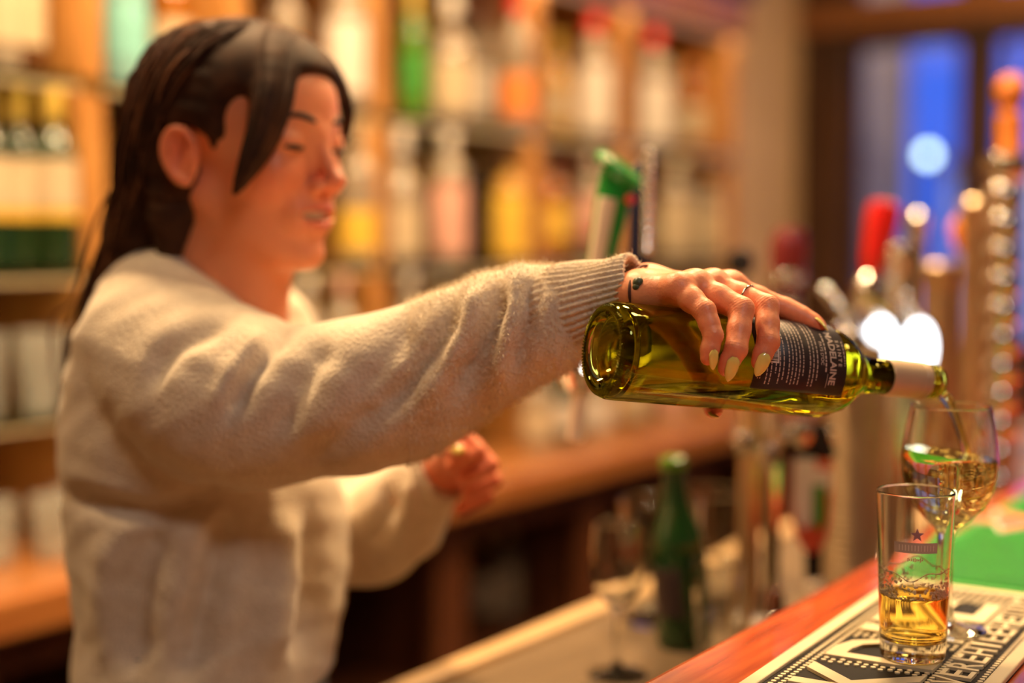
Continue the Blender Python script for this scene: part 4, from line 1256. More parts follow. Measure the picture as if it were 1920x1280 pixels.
tilt = Vector((tilt[0], tilt[1], tilt[2]))
tn_ = Vector(CW([0.13, 0.0, 1.0]) - CW([0, 0, 0])).normalized()
lq = liquid('wine', li + [(0, .1955)], M_WINE, wgl, Vector((0, 0, .1545)), tn_, 72)
lq['label'] = 'swirling white wine'
V, Fc = [], []
xdir = CW([1, 0, 0]) - CW([0, 0, 0]); ydir = CW([0, 1, 0]) - CW([0, 0, 0])
for k in range(330):
    a = rr.uniform(0, 2 * math.pi); h = rr.uniform(.096, .142)
    rmax = np.interp(h, [z for r, z in li], [r for r, z in li]) - .002
    rad = rmax * math.sqrt(rr.random())
    c = np.array([rad * math.cos(a), rad * math.sin(a), h])
    if c @ xdir > -0.5 * rmax * 0.2 or rr.random() < 0.6:
        blob(c, rr.choice((.0004, .0006, .0009, .0013)))
link('bubbles', mesh_from('bubbles', V, Fc, True), glass('air_bubble', (1, 1, 1), ior=0.75), wgl)['kind'] = 'stuff'
# stream of wine
q0 = at(1766, 738, 1.197); q3 = at(1815, 868, 1.200)
st = [q0, at(1778, 752, 1.198), at(1792, 785, 1.199), at(1805, 825, 1.200), q3]
o = tube('wine_stream', st, [.0050, .0046, .0038, .0034, .0042], M_WINE, None, 14, 24, loc=tuple(q3))
tag(o, 'thin stream of white wine falling from the bottle mouth into the glass', 'liquid')

# ================================================================== the woman
foot = CW(np.array([P(390, 1280, 1.43)[0], P(390, 1280, 1.43)[1], -CAM_H]))
person = thing('person', 'woman in a cream knitted sweater pouring wine at arms length, looking down', 'person', tuple(foot))
FOOT = np.array(foot)
def plink(name, V, faces, m, parent=None, smooth=True):
    """camera-frame vertices -> part of the person"""
    return link(name, mesh_from(name, CW(np.asarray(V)) - FOOT, faces, smooth), m, parent or person)

# ---- materials
def attr_mat(name, rough, sss, bump, bscale, noise):
    m = bpy.data.materials.new(name); m.use_nodes = True
    nt = m.node_tree; b = nt.nodes['Principled BSDF']
    a = nt.nodes.new('ShaderNodeAttribute'); a.attribute_name = 'pigment'
    tc = nt.nodes.new('ShaderNodeTexCoord')
    nz = nt.nodes.new('ShaderNodeTexNoise'); nz.inputs['Scale'].default_value = 45; nz.inputs['Detail'].default_value = 3
    nt.links.new(tc.outputs['Object'], nz.inputs['Vector'])
    rp = nt.nodes.new('ShaderNodeValToRGB')
    rp.color_ramp.elements[0].color = (1 - noise, 1 - noise * 1.5, 1 - noise * 1.5, 1); rp.color_ramp.elements[1].color = (1, 1, 1, 1)
    nt.links.new(nz.outputs['Fac'], rp.inputs[0])
    mx = nt.nodes.new('ShaderNodeMix'); mx.data_type = 'RGBA'; mx.blend_type = 'MULTIPLY'; mx.inputs[0].default_value = 1
    nt.links.new(a.outputs['Color'], mx.inputs[6]); nt.links.new(rp.outputs[0], mx.inputs[7])
    nt.links.new(mx.outputs[2], b.inputs['Base Color'])
    b.inputs['Roughness'].default_value = rough
    b.inputs['Subsurface Weight'].default_value = sss
    b.inputs['Subsurface Radius'].default_value = (0.010, 0.0035, 0.002)
    b.inputs['Subsurface Scale'].default_value = 0.7
    n2 = nt.nodes.new('ShaderNodeTexNoise'); n2.inputs['Scale'].default_value = bscale; n2.inputs['Detail'].default_value = 5
    nt.links.new(tc.outputs['Object'], n2.inputs['Vector'])
    bp = nt.nodes.new('ShaderNodeBump'); bp.inputs['Strength'].default_value = bump; bp.inputs['Distance'].default_value = 0.0012
    nt.links.new(n2.outputs['Fac'], bp.inputs['Height']); nt.links.new(bp.outputs[0], b.inputs['Normal'])
    return m
M_SKIN = attr_mat('skin', 0.45, 0.25, 0.35, 260, 0.10)
SKIN = np.array([0.88, 0.34, 0.165]); SKIN_RED = np.array([0.80, 0.16, 0.075]); LIPC = np.array([0.74, 0.20, 0.14])
M_HAIR = pm('dark_brown_hair', (0.060, 0.024, 0.011), (0.024, 0.010, 0.006), 40, 0.62, bump=0.1, spec=0.16)
M_HAIR2 = pm('hair_ends_and_sheen', (0.20, 0.075, 0.028), (0.12, 0.042, 0.018), 40, 0.38, bump=0.15)
M_KNIT = pm('cream_wool', (0.77, 0.665, 0.52), (0.70, 0.59, 0.45), 70, 0.9, bump=0.9, bscale=330, sheen=0.4, spec=0.2)
M_NAIL = pm('pale_yellow_polish', (0.88, 0.76, 0.20), (0.85, 0.72, 0.18), 20, 0.16, coat=0.5)

body_V, body_Q, body_C = [], [], []
def add_body(V, Q, Cc):
    off = sum(len(v) for v in body_V)
    body_V.append(V); body_Q.append(Q + off); body_C.append(Cc)

# ---- head, in its own frame: x forward, y to her left, z up, origin between the eyes and ears
PHI, HT, HROLL = math.radians(30), math.radians(1), math.radians(0)
HO = P(470, 272, 1.39)
f0 = np.array([math.cos(PHI), -math.sin(PHI), 0]); l0 = np.array([math.sin(PHI), math.cos(PHI), 0]); u0 = np.array([0, 0, 1.0])
hf = f0 * math.cos(HT) - u0 * math.sin(HT); hu = u0 * math.cos(HT) + f0 * math.sin(HT); hl = l0
HM = np.stack([hf, hl, hu], 1)
def H2C(p): return HO + np.asarray(p) @ HM.T
def C2H(p): return (np.asarray(p) - HO) @ HM

nb = C2H(P(398, 615, 1.425))
h = Field((-.125, -.10, -.235), (.135, .10, .125), 0.0021)
h.ell((-.012, 0, .033), (.094, .074, .074), .01)
h.ell((.028, 0, .032), (.060, .061, .064), .02)
h.ell((.030, 0, -.028), (.054, .057, .066), .02)
h.ell((.026, 0, -.072), (.048, .040, .036), .02)
for s in (-1, 1):
    h.cone((-.014, s * .051, -.050), (.052, s * .018, -.100), .013, .013, .022)
    h.ell((.053, s * .037, -.030), (.025, .021, .022), .018)
    h.cone((.080, s * .012, .013), (.062, s * .046, .012), .008, .007, .014)
h.ell((.069, 0, -.105), (.017, .017, .015), .018)
h.cone((-.026, 0, -.05), nb, .048, .058, .025)
h.cone((.010, s * .0, -.075), C2H(P(470, 600, 1.41)), .032, .036, .03)
for s in (-1, 1):
    h.ell((.099, s * .031, .003), (.017, .017, .010), .010, sub=True)
    h.ell((.0705, s * .031, .001), (.0150, .0165, .0135), .004)
h.cone((.085, 0, .006), (.101, 0, -.034), .0060, .0080, .012)
h.ell((.1035, 0, -.0360), (.0100, .0098, .0088), .006)
for s in (-1, 1):
    h.ell((.0915, s * .0125, -.0410), (.0095, .0068, .0068), .006)
    h.ell((.0965, s * .0062, -.0470), (.0050, .0032, .0040), .002, sub=True)
h.ell((.0735, 0, -.067), (.018, .030, .022), .014)
[h.chain([(.0870, 0, -.0610), (.0840, s * .012, -.0614), (.0715, s * .0275, -.0585)], [.0040, .0036, .0022], .004) for s in (-1, 1)]
[h.chain([(.0850, 0, -.0772), (.0815, s * .012, -.0755), (.0710, s * .0265, -.0620)], [.0048, .0044, .0024], .004) for s in (-1, 1)]
h.ell((.0860, 0, -.0680), (.0150, .0240, .0050), .002, sub=True)
for s in (-1, 1):        # ears
    e = np.array([-.016, s * .0745, -.014])
    h.ell(e, (.017, .007, .028), .006)
    rim = smooth_path([(.012, .001, -.002), (.013, .005, .012), (.005, .008, .023), (-.008, .010, .023), (-.016, .011, .010), (-.014, .010, -.006), (-.005, .007, -.020), (.004, .003, -.025)], 18)
    h.chain([e + np.array([a, s * b, c]) for a, b, c in rim], np.linspace(.0028, .0042, 18), .004)
    h.ell(e + np.array([.003, s * .010, .000]), (.006, .0050, .009), .005, sub=True)
    h.chain([e + np.array([-.002, s * .007, .018]), e + np.array([-.009, s * .009, .008]), e + np.array([-.007, s * .008, -.008])], [.0025, .003, .0025], .004)
    h.ell(e + np.array([.013, s * .004, -.003]), (.004, .004, .006), .004)
V, Q = h.mesh(1)
Cc = np.tile(SKIN, (len(V), 1))
def blend(Cc, w, c):
    w = np.clip(w, 0, 1)[:, None]
    return Cc * (1 - w) + np.asarray(c) * w
def gau(V, c, r): return np.exp(-(((V - np.array(c)) / np.array(r)) ** 2).sum(1))
for s in (-1, 1):
    Cc = blend(Cc, 0.55 * gau(V, (.06, s * .04, -.035), (.03, .03, .022)), SKIN_RED)
    Cc = blend(Cc, 0.7 * gau(V, (-.016, s * .082, -.005), (.022, .014, .034)), SKIN_RED)
Cc = blend(Cc, 0.6 * gau(V, (.108, 0, -.04), (.018, .018, .016)), SKIN_RED)
lipm = np.maximum(1.3 * gau(V, (.085, 0, -.0610), (.016, .025, .0042)), 1.3 * gau(V, (.082, 0, -.0765), (.016, .023, .0054)))
Cc = blend(Cc, lipm ** 1.5, LIPC)
add_body(H2C(V), Q, Cc)

# teeth, lashes, brows
tv, tf = lathe_vf([(math.sin(a), -math.cos(a)) for a in np.linspace(0, math.pi, 9)], 24)
def ell_part(name, c, r, m):
    V = np.array(tv) * np.array(r) + np.array(c)
    return plink(name, H2C(V), tf, m)
ell_part('teeth', (.0735, 0, -.0672), (.0115, .0225, .0056), pm('teeth', (0.85, 0.80, 0.70), None, 10, 0.3))
M_LASH = pm('lash_brow', (0.02, 0.010, 0.007), None, 30, 0.6)
for s in (-1, 1):
    c = np.array([.0705, s * .031, .001])
    pts = []
    for a in np.linspace(-62, 58, 9):
        an = math.radians(a) * 1.0
        el = math.radians(-20 - 10 * math.cos(math.radians(a)))
        dvec = np.array([math.cos(an) * math.cos(el), s * math.sin(an) * math.cos(el), math.sin(el)])
        pts.append(c + dvec * np.array([.0153, .0168, .0138]))
    v, f = tube_vf(H2C(pts), [.0006, .0016, .0023, .0027, .0029, .0030, .0029, .0024, .0012], 6)
    plink('eyelashes', v, f, M_LASH)
    pts = [(.0895, s * .012, .0185), (.0875, s * .022, .0225), (.0815, s * .034, .0245), (.0690, s * .049, .0200)]
    v, f = tube_vf(H2C(smooth_path(pts, 10)), np.array([.0015, .0024, .0028, .0030, .0030, .0028, .0026, .0022, .0016, .0008]), 6)
    plink('eyebrow', v, f, M_LASH)

# ---- right hand on the bottle
def onb(px, py, rad, far=False):
    """point where the line of sight first meets a cylinder of that radius round the bottle axis"""
    o = np.array([0, 0, CAM_H]); d = at(px, py, 1.0) - o; d /= np.linalg.norm(d)
    w = o - BB
    d1 = d - az * d.dot(az); w1 = w - az * w.dot(az)
    A = d1 @ d1; B = 2 * d1 @ w1; C = w1 @ w1 - rad * rad
    disc = B * B - 4 * A * C
    t = -B / (2 * A) if disc < 0 else (-B - math.sqrt(disc)) / (2 * A)
    return o + d * t
def W2C(p):
    p = np.asarray(p, float); x, y, z = p[..., 0], p[..., 1], p[..., 2]
    return np.stack([x * sy - y * cy, x * cy + y * sy, z - CAM_H], -1)
def hp(cx, cyy):  # pixel from the close-up of the hand
    return 1180 + cx / 5.053, 490 + cyy / 5.053
def ob(cx, cyy, rad): return W2C(onb(*hp(cx, cyy), rad))
W1, W2_ = P(1200, 548, 1.108), P(1214, 541, 1.146)
Wm = (W1 + W2_) / 2
MCP = [P(1272, 541, 1.083), P(1304, 537, 1.097), P(1338, 536, 1.116), P(1368, 542, 1.138)]   # little, ring, middle, index
FING = [
    dict(p=[MCP[0], ob(715, 470, .0505), ob(795, 700, .0478), ob(742, 915, .0445)], r=[.0102, .0082, .0074, .0056]),
    dict(p=[MCP[1], ob(1065, 455, .0535), ob(1010, 835, .0490), ob(912, 1015, .0452)], r=[.0108, .0094, .0085, .0060]),
    dict(p=[MCP[2], ob(1300, 430, .0535), ob(1318, 760, .0488), ob(1228, 955, .0452)], r=[.0108, .0094, .0084, .0060]),
    dict(p=[MCP[3], P(*hp(1470, 450), 1.136), P(*hp(1635, 525), 1.132), P(*hp(1795, 612), 1.128)], r=[.0112, .0090, .0082, .0060]),
]
allp = np.array([W1, W2_] + [p for f in FING for p in f['p']] + [P(1342, 790, 1.13), P(1285, 640, 1.17), P(1130, 560, 1.15)])
hd = Field(allp.min(0) - .022, allp.max(0) + .022, 0.00115)
el = P(1090, 570, 1.15)
hd.cone(el + (W1 - Wm) * .5, W1, .014, .0160, .010); hd.cone(el + (W2_ - Wm) * .5, W2_, .014, .0165, .010)
for i, f in enumerate(FING):
    wr = W1 + (W2_ - W1) * i / 3
    hd.cone(wr, f['p'][0], .0155, f['r'][0] + .0008, .010)
for i in range(3):
    hd.cone(MCP[i], MCP[i + 1], .0092, .0092, .008)
hd.ell(W1 * .45 + MCP[0] * .55 + np.array([0, 0.004, -.006]), (.022, .012, .011), .010)      # outer edge of the palm
for i, f in enumerate(FING):
    p, r = f['p'], f['r']
    hd.ell(p[0] + np.array([0, 0, .0004]), (r[0] * .98,) * 3, .008)
    m01 = p[0] * .5 + p[1] * .5; m12 = p[1] * .5 + p[2] * .5
    hd.chain([p[0], m01, p[1]], [r[0], (r[0] + r[1]) / 2 + .0002, r[1]], .0035)
    hd.chain([p[1], m12, p[2]], [r[1], (r[1] + r[2]) / 2 - .0001, r[2]], .0030)
    hd.cone(p[2], p[3], r[2], r[3], .0025)
    pad = p[2] * .4 + p[3] * .6
    hd.ell(pad, (r[3] * 1.18,) * 3, .004)
TH = [P(1238, 572, 1.152), P(1284, 640, 1.170), P(1322, 716, 1.158), P(1338, 766, 1.132)]
hd.cone(W2_, TH[0], .0165, .0150, .012); hd.chain(TH, [.0145, .0112, .0100, .0078], .004)
hd.cone(TH[0], MCP[3], .012, .010, .014)
V, Q = hd.mesh(1)
N = normals_of(V, Q)
# skin folds over the knuckles
for f in FING:
    for j, amp in ((1, .00030), (2, .00022)):
        c = f['p'][j]; ax = f['p'][j + 1] - f['p'][j - 1]; ax /= np.linalg.norm(ax)
        s = (V - c) @ ax; dd = np.linalg.norm(V - c, axis=1)
        out_ = ((V - c) * N).sum(1) > 0
        V = V - N * (amp * np.sin(s * 2 * math.pi / .0021) * np.exp(-(s / .0042) ** 2) * (dd < .016) * out_)[:, None]
Cc = np.tile(SKIN * np.array([1.0, 1.0, 1.0]), (len(V), 1))
for f in FING + [dict(p=TH)]:
    for j, wgt, rad in ((1, .28, .009), (2, .25, .008), (3, .4, .010)):
        Cc = blend(Cc, wgt * np.exp(-(np.linalg.norm(V - f['p'][j], axis=1) / rad) ** 2), SKIN_RED)
add_body(V, Q, Cc)

# ---- nails
def nail(base, tip, nrm, w, name='fingernail'):
    base, tip, nrm = np.array(base), np.array(tip), np.array(nrm)
    t = tip - base; L = np.linalg.norm(t); t /= L
    n = nrm - t * nrm.dot(t); n /= np.linalg.norm(n)
    s = np.cross(t, n)
    V, Fc = [], []
    nu, nv = 14, 9
    for layer in (0, 1):
        for i in range(nu + 1):
            a = i / nu
            prof = min(1.0, (a / .20 + .12) ** .5) * (1 if a < .38 else max(0, 1 - ((a - .38) / .621) ** 2.2) ** .72)
            hw = w / 2 * max(prof, .03)
            for j in range(nv):
                b = -1 + 2 * j / (nv - 1)
                up = .0017 * (1 - b * b) * prof * (w / .009) + .0006 * math.sin(math.pi * min(a * 1.1, 1)) - (.0005 if layer else 0)
                V.append(base + t * (a * L) + s * (b * hw) + n * up)
    K = (nu + 1) * nv
    for i in range(nu):
        for j in range(nv - 1):
            a = i * nv + j
            Fc.append((a, a + 1, a + nv + 1, a + nv)); Fc.append((K + a, K + a + nv, K + a + nv + 1, K + a + 1))
    for i in range(nu):
        for j in (0, nv - 1):
            a = i * nv + j
            Fc.append((a, a + nv, K + a + nv, K + a) if j == 0 else (a, K + a, K + a + nv, a + nv))
    for j in range(nv - 1):
        a = nu * nv + j
        Fc.append((a, a + 1, K + a + 1, K + a))
    me_o = plink(name, V, Fc, M_NAIL)
    bm = bmesh.new(); bm.from_mesh(me_o.data); bmesh.ops.recalc_face_normals(bm, faces=list(bm.faces)); bm.to_mesh(me_o.data); bm.free()
    return me_o
nail(ob(800, 838, .0535), ob(795, 1030, .0480), (0.45, -1.0, .15), .0080)
nail(ob(1000, 905, .0555), ob(932, 1140, .0500), (0.25, -1.0, .20), .0102)
nail(ob(1302, 872, .0550), ob(1200, 1090, .0495), (0.25, -1.0, .25), .0104)
nail(P(*hp(1752, 522), 1.126), P(*hp(1882, 655), 1.121), (0.75, -.25, .8), .0080)
nail(P(1330, 772, 1.124), P(1347, 783, 1.119), (0.3, -.3, -.9), .009)

# ---- left hand, closed in front of her waist
LW = P(812, 897, 1.452)
lh = Field(P(770, 960, 1.36) - .03, P(930, 790, 1.50) + .03, 0.0019)
lh.n  # grid ready
lh.cone(P(775, 925, 1.47), LW, .024, .023, .01)
K4 = [P(862, 815, 1.388), P(886, 840, 1.404), P(892, 868, 1.426), P(878, 897, 1.450)]
for k in K4: lh.cone(LW, k, .019, .0115, .008)
for i, k in enumerate(K4):
    mid = k + np.array([.017, -.006, -.016]); tip = k + np.array([-.006, -.020, -.027])
    lh.chain([k, mid, tip], [.0108, .0094, .0080], .0015)
lh.chain([P(830, 868, 1.42), P(842, 845, 1.385), P(862, 846, 1.365)], [.014, .0115, .0085], .004)
V, Q = lh.mesh(1)
Cc = blend(np.tile(SKIN, (len(V), 1)), np.full(len(V), .45), SKIN_RED)
add_body(V, Q, Cc)
nail(P(848, 838, 1.362), P(868, 848, 1.352), (-.2, -1, .4), .009)

V = np.concatenate(body_V); Q = np.concatenate(body_Q); Cc = np.concatenate(body_C)
def join_limb(V, Q, Cc, pa, pb, path, rad):
    """carry the body on under the sweater: a four sided limb from the quad nearest pa to the one nearest pb"""
    cen = V[Q].mean(1)
    ia = int(np.argmin(np.linalg.norm(cen - pa, axis=1))); ib = int(np.argmin(np.linalg.norm(cen - pb, axis=1)))
    qa, qb = Q[ia], Q[ib][::-1]
    rings = [qa]
    pts = [V[qa].mean(0)] + list(path) + [V[qb].mean(0)]
    new = []; n0 = len(V)
    for i in range(1, len(pts) - 1):
        t = pts[i + 1] - pts[i - 1]; t = t / np.linalg.norm(t)
        e = (V[qa[0]] - pts[0]); e = e - t * e.dot(t); e /= np.linalg.norm(e)
        g = np.cross(t, e)
        pos = [pts[i] + rad * v for v in (e, g, -e, -g)]
        d1 = (V[qa[1]] - pts[0]).dot(g)
        if d1 < 0: pos = [pos[0], pos[3], pos[2], pos[1]]
        rings.append(np.arange(n0 + len(new), n0 + len(new) + 4)); new += pos
    last = np.concatenate([V, np.array(new)])
    best = min(range(4), key=lambda s: np.linalg.norm(last[np.roll(qb, s)] - last[rings[-1]], axis=1).sum())
    rings.append(np.roll(qb, best))
    side = []
    for a, b in zip(rings[:-1], rings[1:]):
        for k in range(4):
            j = (k + 1) % 4
            side.append((a[k], a[j], b[j], b[k]))
    keep = np.ones(len(Q), bool); keep[[ia, ib]] = False
    return last, np.concatenate([Q[keep], np.array(side)]), np.concatenate([Cc, np.tile(SKIN, (len(new), 1))])
neckp = P(398, 660, 1.425)
V, Q, Cc = join_limb(V, Q, Cc, neckp, el + np.array([-.03, 0.01, 0]), [P(330, 690, 1.40), P(300, 690, 1.33), P(480, 730, 1.27), P(700, 720, 1.22), P(900, 640, 1.18), P(1030, 590, 1.16)], .02)
V, Q, Cc = join_limb(V, Q, Cc, neckp + np.array([.01, .03, 0]), P(770, 930, 1.475), [P(430, 700, 1.5), P(500, 720, 1.59), P(600, 880, 1.57), P(680, 1005, 1.53), P(740, 960, 1.50)], .02)
bo_ = plink('body', V, Q, M_SKIN)
at_ = bo_.data.color_attributes.new('pigment', 'FLOAT_COLOR', 'POINT')
at_.data.foreach_set('color', np.concatenate([Cc, np.ones((len(Cc), 1))], 1).astype(np.float32).ravel())
bo_['label'] = 'face, neck and hands'

# ---- ring and bracelet
rp_ = FING[2]['p'][0] * .38 + FING[2]['p'][1] * .62; rax = FING[2]['p'][1] - FING[2]['p'][0]; rax /= np.linalg.norm(rax)
e1 = np.cross(rax, [0, 0, 1]); e1 /= np.linalg.norm(e1); e2 = np.cross(rax, e1)
rr_ = .0108
v, f = tube_vf([rp_ + rr_ * (e1 * math.cos(a) + e2 * math.sin(a)) for a in np.linspace(0, 2 * math.pi, 37)], .0008, 8, cap=False)
plink('ring', v, f, pm('silver', (0.88, 0.80, 0.68), None, 20, 0.15, metal=1.0))['label'] = 'thin silver ring'
bx = Wm + (MCP[1] - Wm) * 0.03; bax = (MCP[1] + MCP[2]) / 2 - Wm; bax /= np.linalg.norm(bax)
dw = W2_ - W1; dw -= bax * dw.dot(bax); lw = np.linalg.norm(dw); dw /= lw; uw = np.cross(dw, bax)
bp_ = [bx + dw * math.cos(a) * (lw / 2 + .0190) + uw * math.sin(a) * .0195 for a in np.linspace(0, 2 * math.pi, 49)]
v, f = tube_vf(bp_, .0012, 8, cap=False)
br_ = plink('bracelet', v, f, pm('dark_cord', (0.10, 0.028, 0.015), None, 60, 0.7, bump=0.3))
br_['label'] = 'dark cord bracelet'
M_BEAD = pm('green_stone', (0.10, 0.12, 0.06), (0.05, 0.07, 0.03), 200, 0.45, bump=0.4)
for (px, py, d, r) in ((1197, 530, 1.092, .0046), (1203, 527, 1.094, .0036), (1194, 538, 1.091, .0034)):
    V = np.array(tv) * r + P(px, py, d)
    plink('bead', V, tf, M_BEAD, br_)

# ---- sweater
sw = Field((-.565, 1.06, -.53), (.145, 1.78, .115), 0.0046)
def SZ(py, d=1.42): return P(0, py, d)[2]
def stn(py, l, r, b, d=1.43, yaw=0.0):
    c = P((l + r) / 2, py, d)
    return (c[2], c[0], c[1], (r - l) / 2 / F_PX * d, b, yaw)
sw.loft([stn(560, 250, 470, .10), stn(610, 175, 520, .150), stn(700, 140, 560, .172), stn(800, 124, 610, .172), stn(950, 131, 645, .165), stn(1060, 142, 655, .160), stn(1140, 155, 648, .155), stn(1225, 147, 632, .16), stn(1292, 152, 622, .155)], .03)
# shoulders and neck line
sw.cone(P(275, 625, 1.335), P(330, 600, 1.43), .060, .070, .04)
sw.cone(P(330, 600, 1.43), P(450, 610, 1.575), .070, .060, .04)
sw.ell(P(300, 580, 1.41), (.038, .05, .030), .03)
col = [P(300, 540, 1.39), P(350, 550, 1.357), P(420, 584, 1.350), P(490, 626, 1.37), P(508, 624, 1.42), P(475, 590, 1.475), P(390, 555, 1.485), P(320, 538, 1.45), P(300, 533, 1.39)]
sw.chain(col, [.0115] * len(col), .018)
# right sleeve
SL = [(288, 650, 1.315, .068), (420, 742, 1.272, .0820), (560, 756, 1.245, .0670), (700, 735, 1.217, .0660), (800, 699, 1.200, .0595), (890, 649, 1.183, .0520), (965, 618, 1.170, .0490), (1015, 601, 1.162, .0435), (1046, 588, 1.156, .0355)]
slp = smooth_path([list(P(a, b, c)) + [r] for a, b, c, r in SL], 30)
sw.chain(slp[:, :3], slp[:, 3], .006)
# left sleeve
sw.chain([P(480, 640, 1.60), P(600, 860, 1.575), P(690, 1010, 1.535)], [.070, .062, .058], .02)
sw.chain([P(690, 1010, 1.535), P(745, 965, 1.50), P(800, 905, 1.46)], [.057, .050, .036], .015)
V, Q = sw.mesh(2)
N = normals_of(V, Q)
px, py, dd = px_of(V)
def crease(pts, w, amp, dmax=9, dmin=0):
    """a fold line across the cloth facing us (valley amp<0, ridge amp>0)"""
    pts = smooth_path(pts, 24)
    best = np.full(len(V), 1e9); par = np.zeros(len(V))
    for i in range(len(pts) - 1):
        a, b = pts[i], pts[i + 1]; ab = b - a
        t = np.clip(((px - a[0]) * ab[0] + (py - a[1]) * ab[1]) / (ab @ ab + 1e-9), 0, 1)
        ds = np.hypot(px - a[0] - t * ab[0], py - a[1] - t * ab[1])
        m = ds < best
        best[m] = ds[m]; par[m] = (i + t[m]) / (len(pts) - 1)
    fade = np.clip(np.sin(np.pi * np.clip(par * .9 + .05, 0, 1)) * 1.6, 0, 1)
    return amp * np.exp(-(best / w) ** 2) * fade * (N[:, 1] < .35) * (dd < dmax) * (dd > dmin)
disp = np.zeros(len(V))
for pts, w, amp in [
    ([(1000, 520), (990, 600), (968, 700)], 15, -.009), ([(975, 505), (958, 600), (930, 720)], 18, .007), ([(940, 530), (915, 620), (860, 740)], 20, -.013),
    ([(905, 530), (860, 630), (780, 760)], 24, .007), ([(865, 560), (800, 680), (690, 800)], 26, -.010), 
    ([(540, 605), (470, 700), (430, 780)], 18, -.008), ([(505, 610), (440, 690), (400, 770)], 20, .004), ([(430, 600), (320, 655), (275, 730)], 20, -.007), ([(620, 640), (560, 720), (520, 830)], 26, -.006),
    ([(700, 760), (640, 830), (560, 880)], 30, -.006), ([(126, 930), (290, 962), (420, 928)], 20, -.013), ([(780, 600), (720, 680), (650, 760)], 30, -.005),
    ([(430, 960), (400, 1080), (350, 1260)], 30, -.012), ([(520, 950), (530, 1080), (500, 1270)], 34, .010), ([(590, 950), (585, 1100), (560, 1260)], 24, -.010),
    ([(300, 980), (260, 1100), (250, 1270)], 34, -.009), ([(205, 1000), (195, 1120), (215, 1260)], 26, .006), ([(735, 900), (720, 960), (690, 1030)], 18, -.010), ([(770, 900), (765, 950), (745, 1000)], 16, .006)]:
    disp += 1.5 * crease(pts, w, amp)
disp *= np.clip((1030 - px) / 25, 0, 1)
# small unevenness of a soft knit
disp += .0012 * np.sin(V[:, 0] * 95 + 2 * np.sin(V[:, 2] * 60)) * np.sin(V[:, 2] * 80 + V[:, 1] * 50)
V = V + N * disp[:, None]
xc_ = P(390, 1280, 1.43)[0]
wgt = np.clip((-.33 - V[:, 2]) / .12, 0, 1)
V[:, 2] += wgt * (V[:, 0] - xc_) * 0.16
swo = plink('sweater', V, Q, M_KNIT)
swo['label'] = 'cream knitted sweater'
SWV, SWN = V, normals_of(V, Q)

# ribbed cuffs
def cuff(st, ribs, seg_per, amp, name='cuff'):
    pts = np.array([list(P(a, b, c)) + [r] for a, b, c, r in st])
    pth = smooth_path(pts, 26)
    c, r = pth[:, :3], pth[:, 3]
    T = np.gradient(c, axis=0); T /= np.linalg.norm(T, axis=1)[:, None]
    n = ribs * seg_per
    V, Fc = [], []
    e1 = np.cross(T[0], [0, 0, 1.0]); e1 /= np.linalg.norm(e1)
    rows = []
    seq = [(i, 0) for i in range(len(c))] + [(i, 1) for i in range(len(c) - 1, len(c) - 14, -1)]
    for i, inner in seq:
        e = e1 - T[i] * e1.dot(T[i]); e /= np.linalg.norm(e); g = np.cross(T[i], e)
        rows.append(len(V))
        for k in range(n):
            a = 2 * math.pi * k / n
            q = r[i] + amp * math.cos(ribs * a) + .0008 * math.sin(3 * a + i * .5) - (.0030 if inner else 0)
            V.append(c[i] + q * (e * math.cos(a) + g * math.sin(a)))
    for a, b in zip(rows[:-1], rows[1:]):
        for k in range(n):
            j = (k + 1) % n
            Fc.append((a + k, b + k, b + j, a + j))
    o = plink(name, V, Fc, M_KNIT)
    return o, np.array(V)
co, CV = cuff([(1018, 596, 1.161, .0350), (1042, 587, 1.157, .0385), (1072, 577, 1.151, .0362), (1112, 565, 1.142, .0330), (1160, 551, 1.130, .0290), (1197, 540, 1.122, .0275)], 38, 6, .0011)
co['label'] = 'ribbed sweater cuff on the pouring arm'
c2, _ = cuff([(785, 915, 1.47, .036), (810, 898, 1.455, .033), (832, 884, 1.442, .031)], 30, 5, .0007)

# fuzz of wool fibres on the pouring sleeve
idx = np.where((px > 760) & (dd < 1.22) & (N[:, 1] < .6))[0]
pick = rng.choice(idx, 16000)
base = SWV[pick] + rng.normal(0, .0016, (16000, 3)); dirs = SWN[pick] + rng.normal(0, .7, (16000, 3))
cpick = rng.choice(len(CV), 4200)
cb = CV[cpick]; cdir = rng.normal(0, 1, (4200, 3))
base = np.concatenate([base, cb]); dirs = np.concatenate([dirs, cdir]); dirs /= np.linalg.norm(dirs, axis=1)[:, None]
Lf = rng.uniform(.0020, .0058, len(base))[:, None]
side = np.cross(dirs, rng.normal(0, 1, dirs.shape)); side /= np.linalg.norm(side, axis=1)[:, None]
bend_ = rng.normal(0, .3, dirs.shape)
tipv = base + (dirs + bend_ * .5) * Lf; midv = base + dirs * Lf * .5
wv = .00017
FV = np.stack([base - side * wv, base + side * wv, midv + side * wv, midv - side * wv, tipv], 1).reshape(-1, 3)
nF = len(base); k5 = np.arange(nF) * 5
faces_ = [(int(a), int(a + 1), int(a + 2), int(a + 3)) for a in k5] + [(int(a + 3), int(a + 2), int(a + 4)) for a in k5]
plink('wool_fuzz', FV, faces_, pm('wool_fibre', (0.85, 0.74, 0.56), None, 30, 0.9))['kind'] = 'stuff'

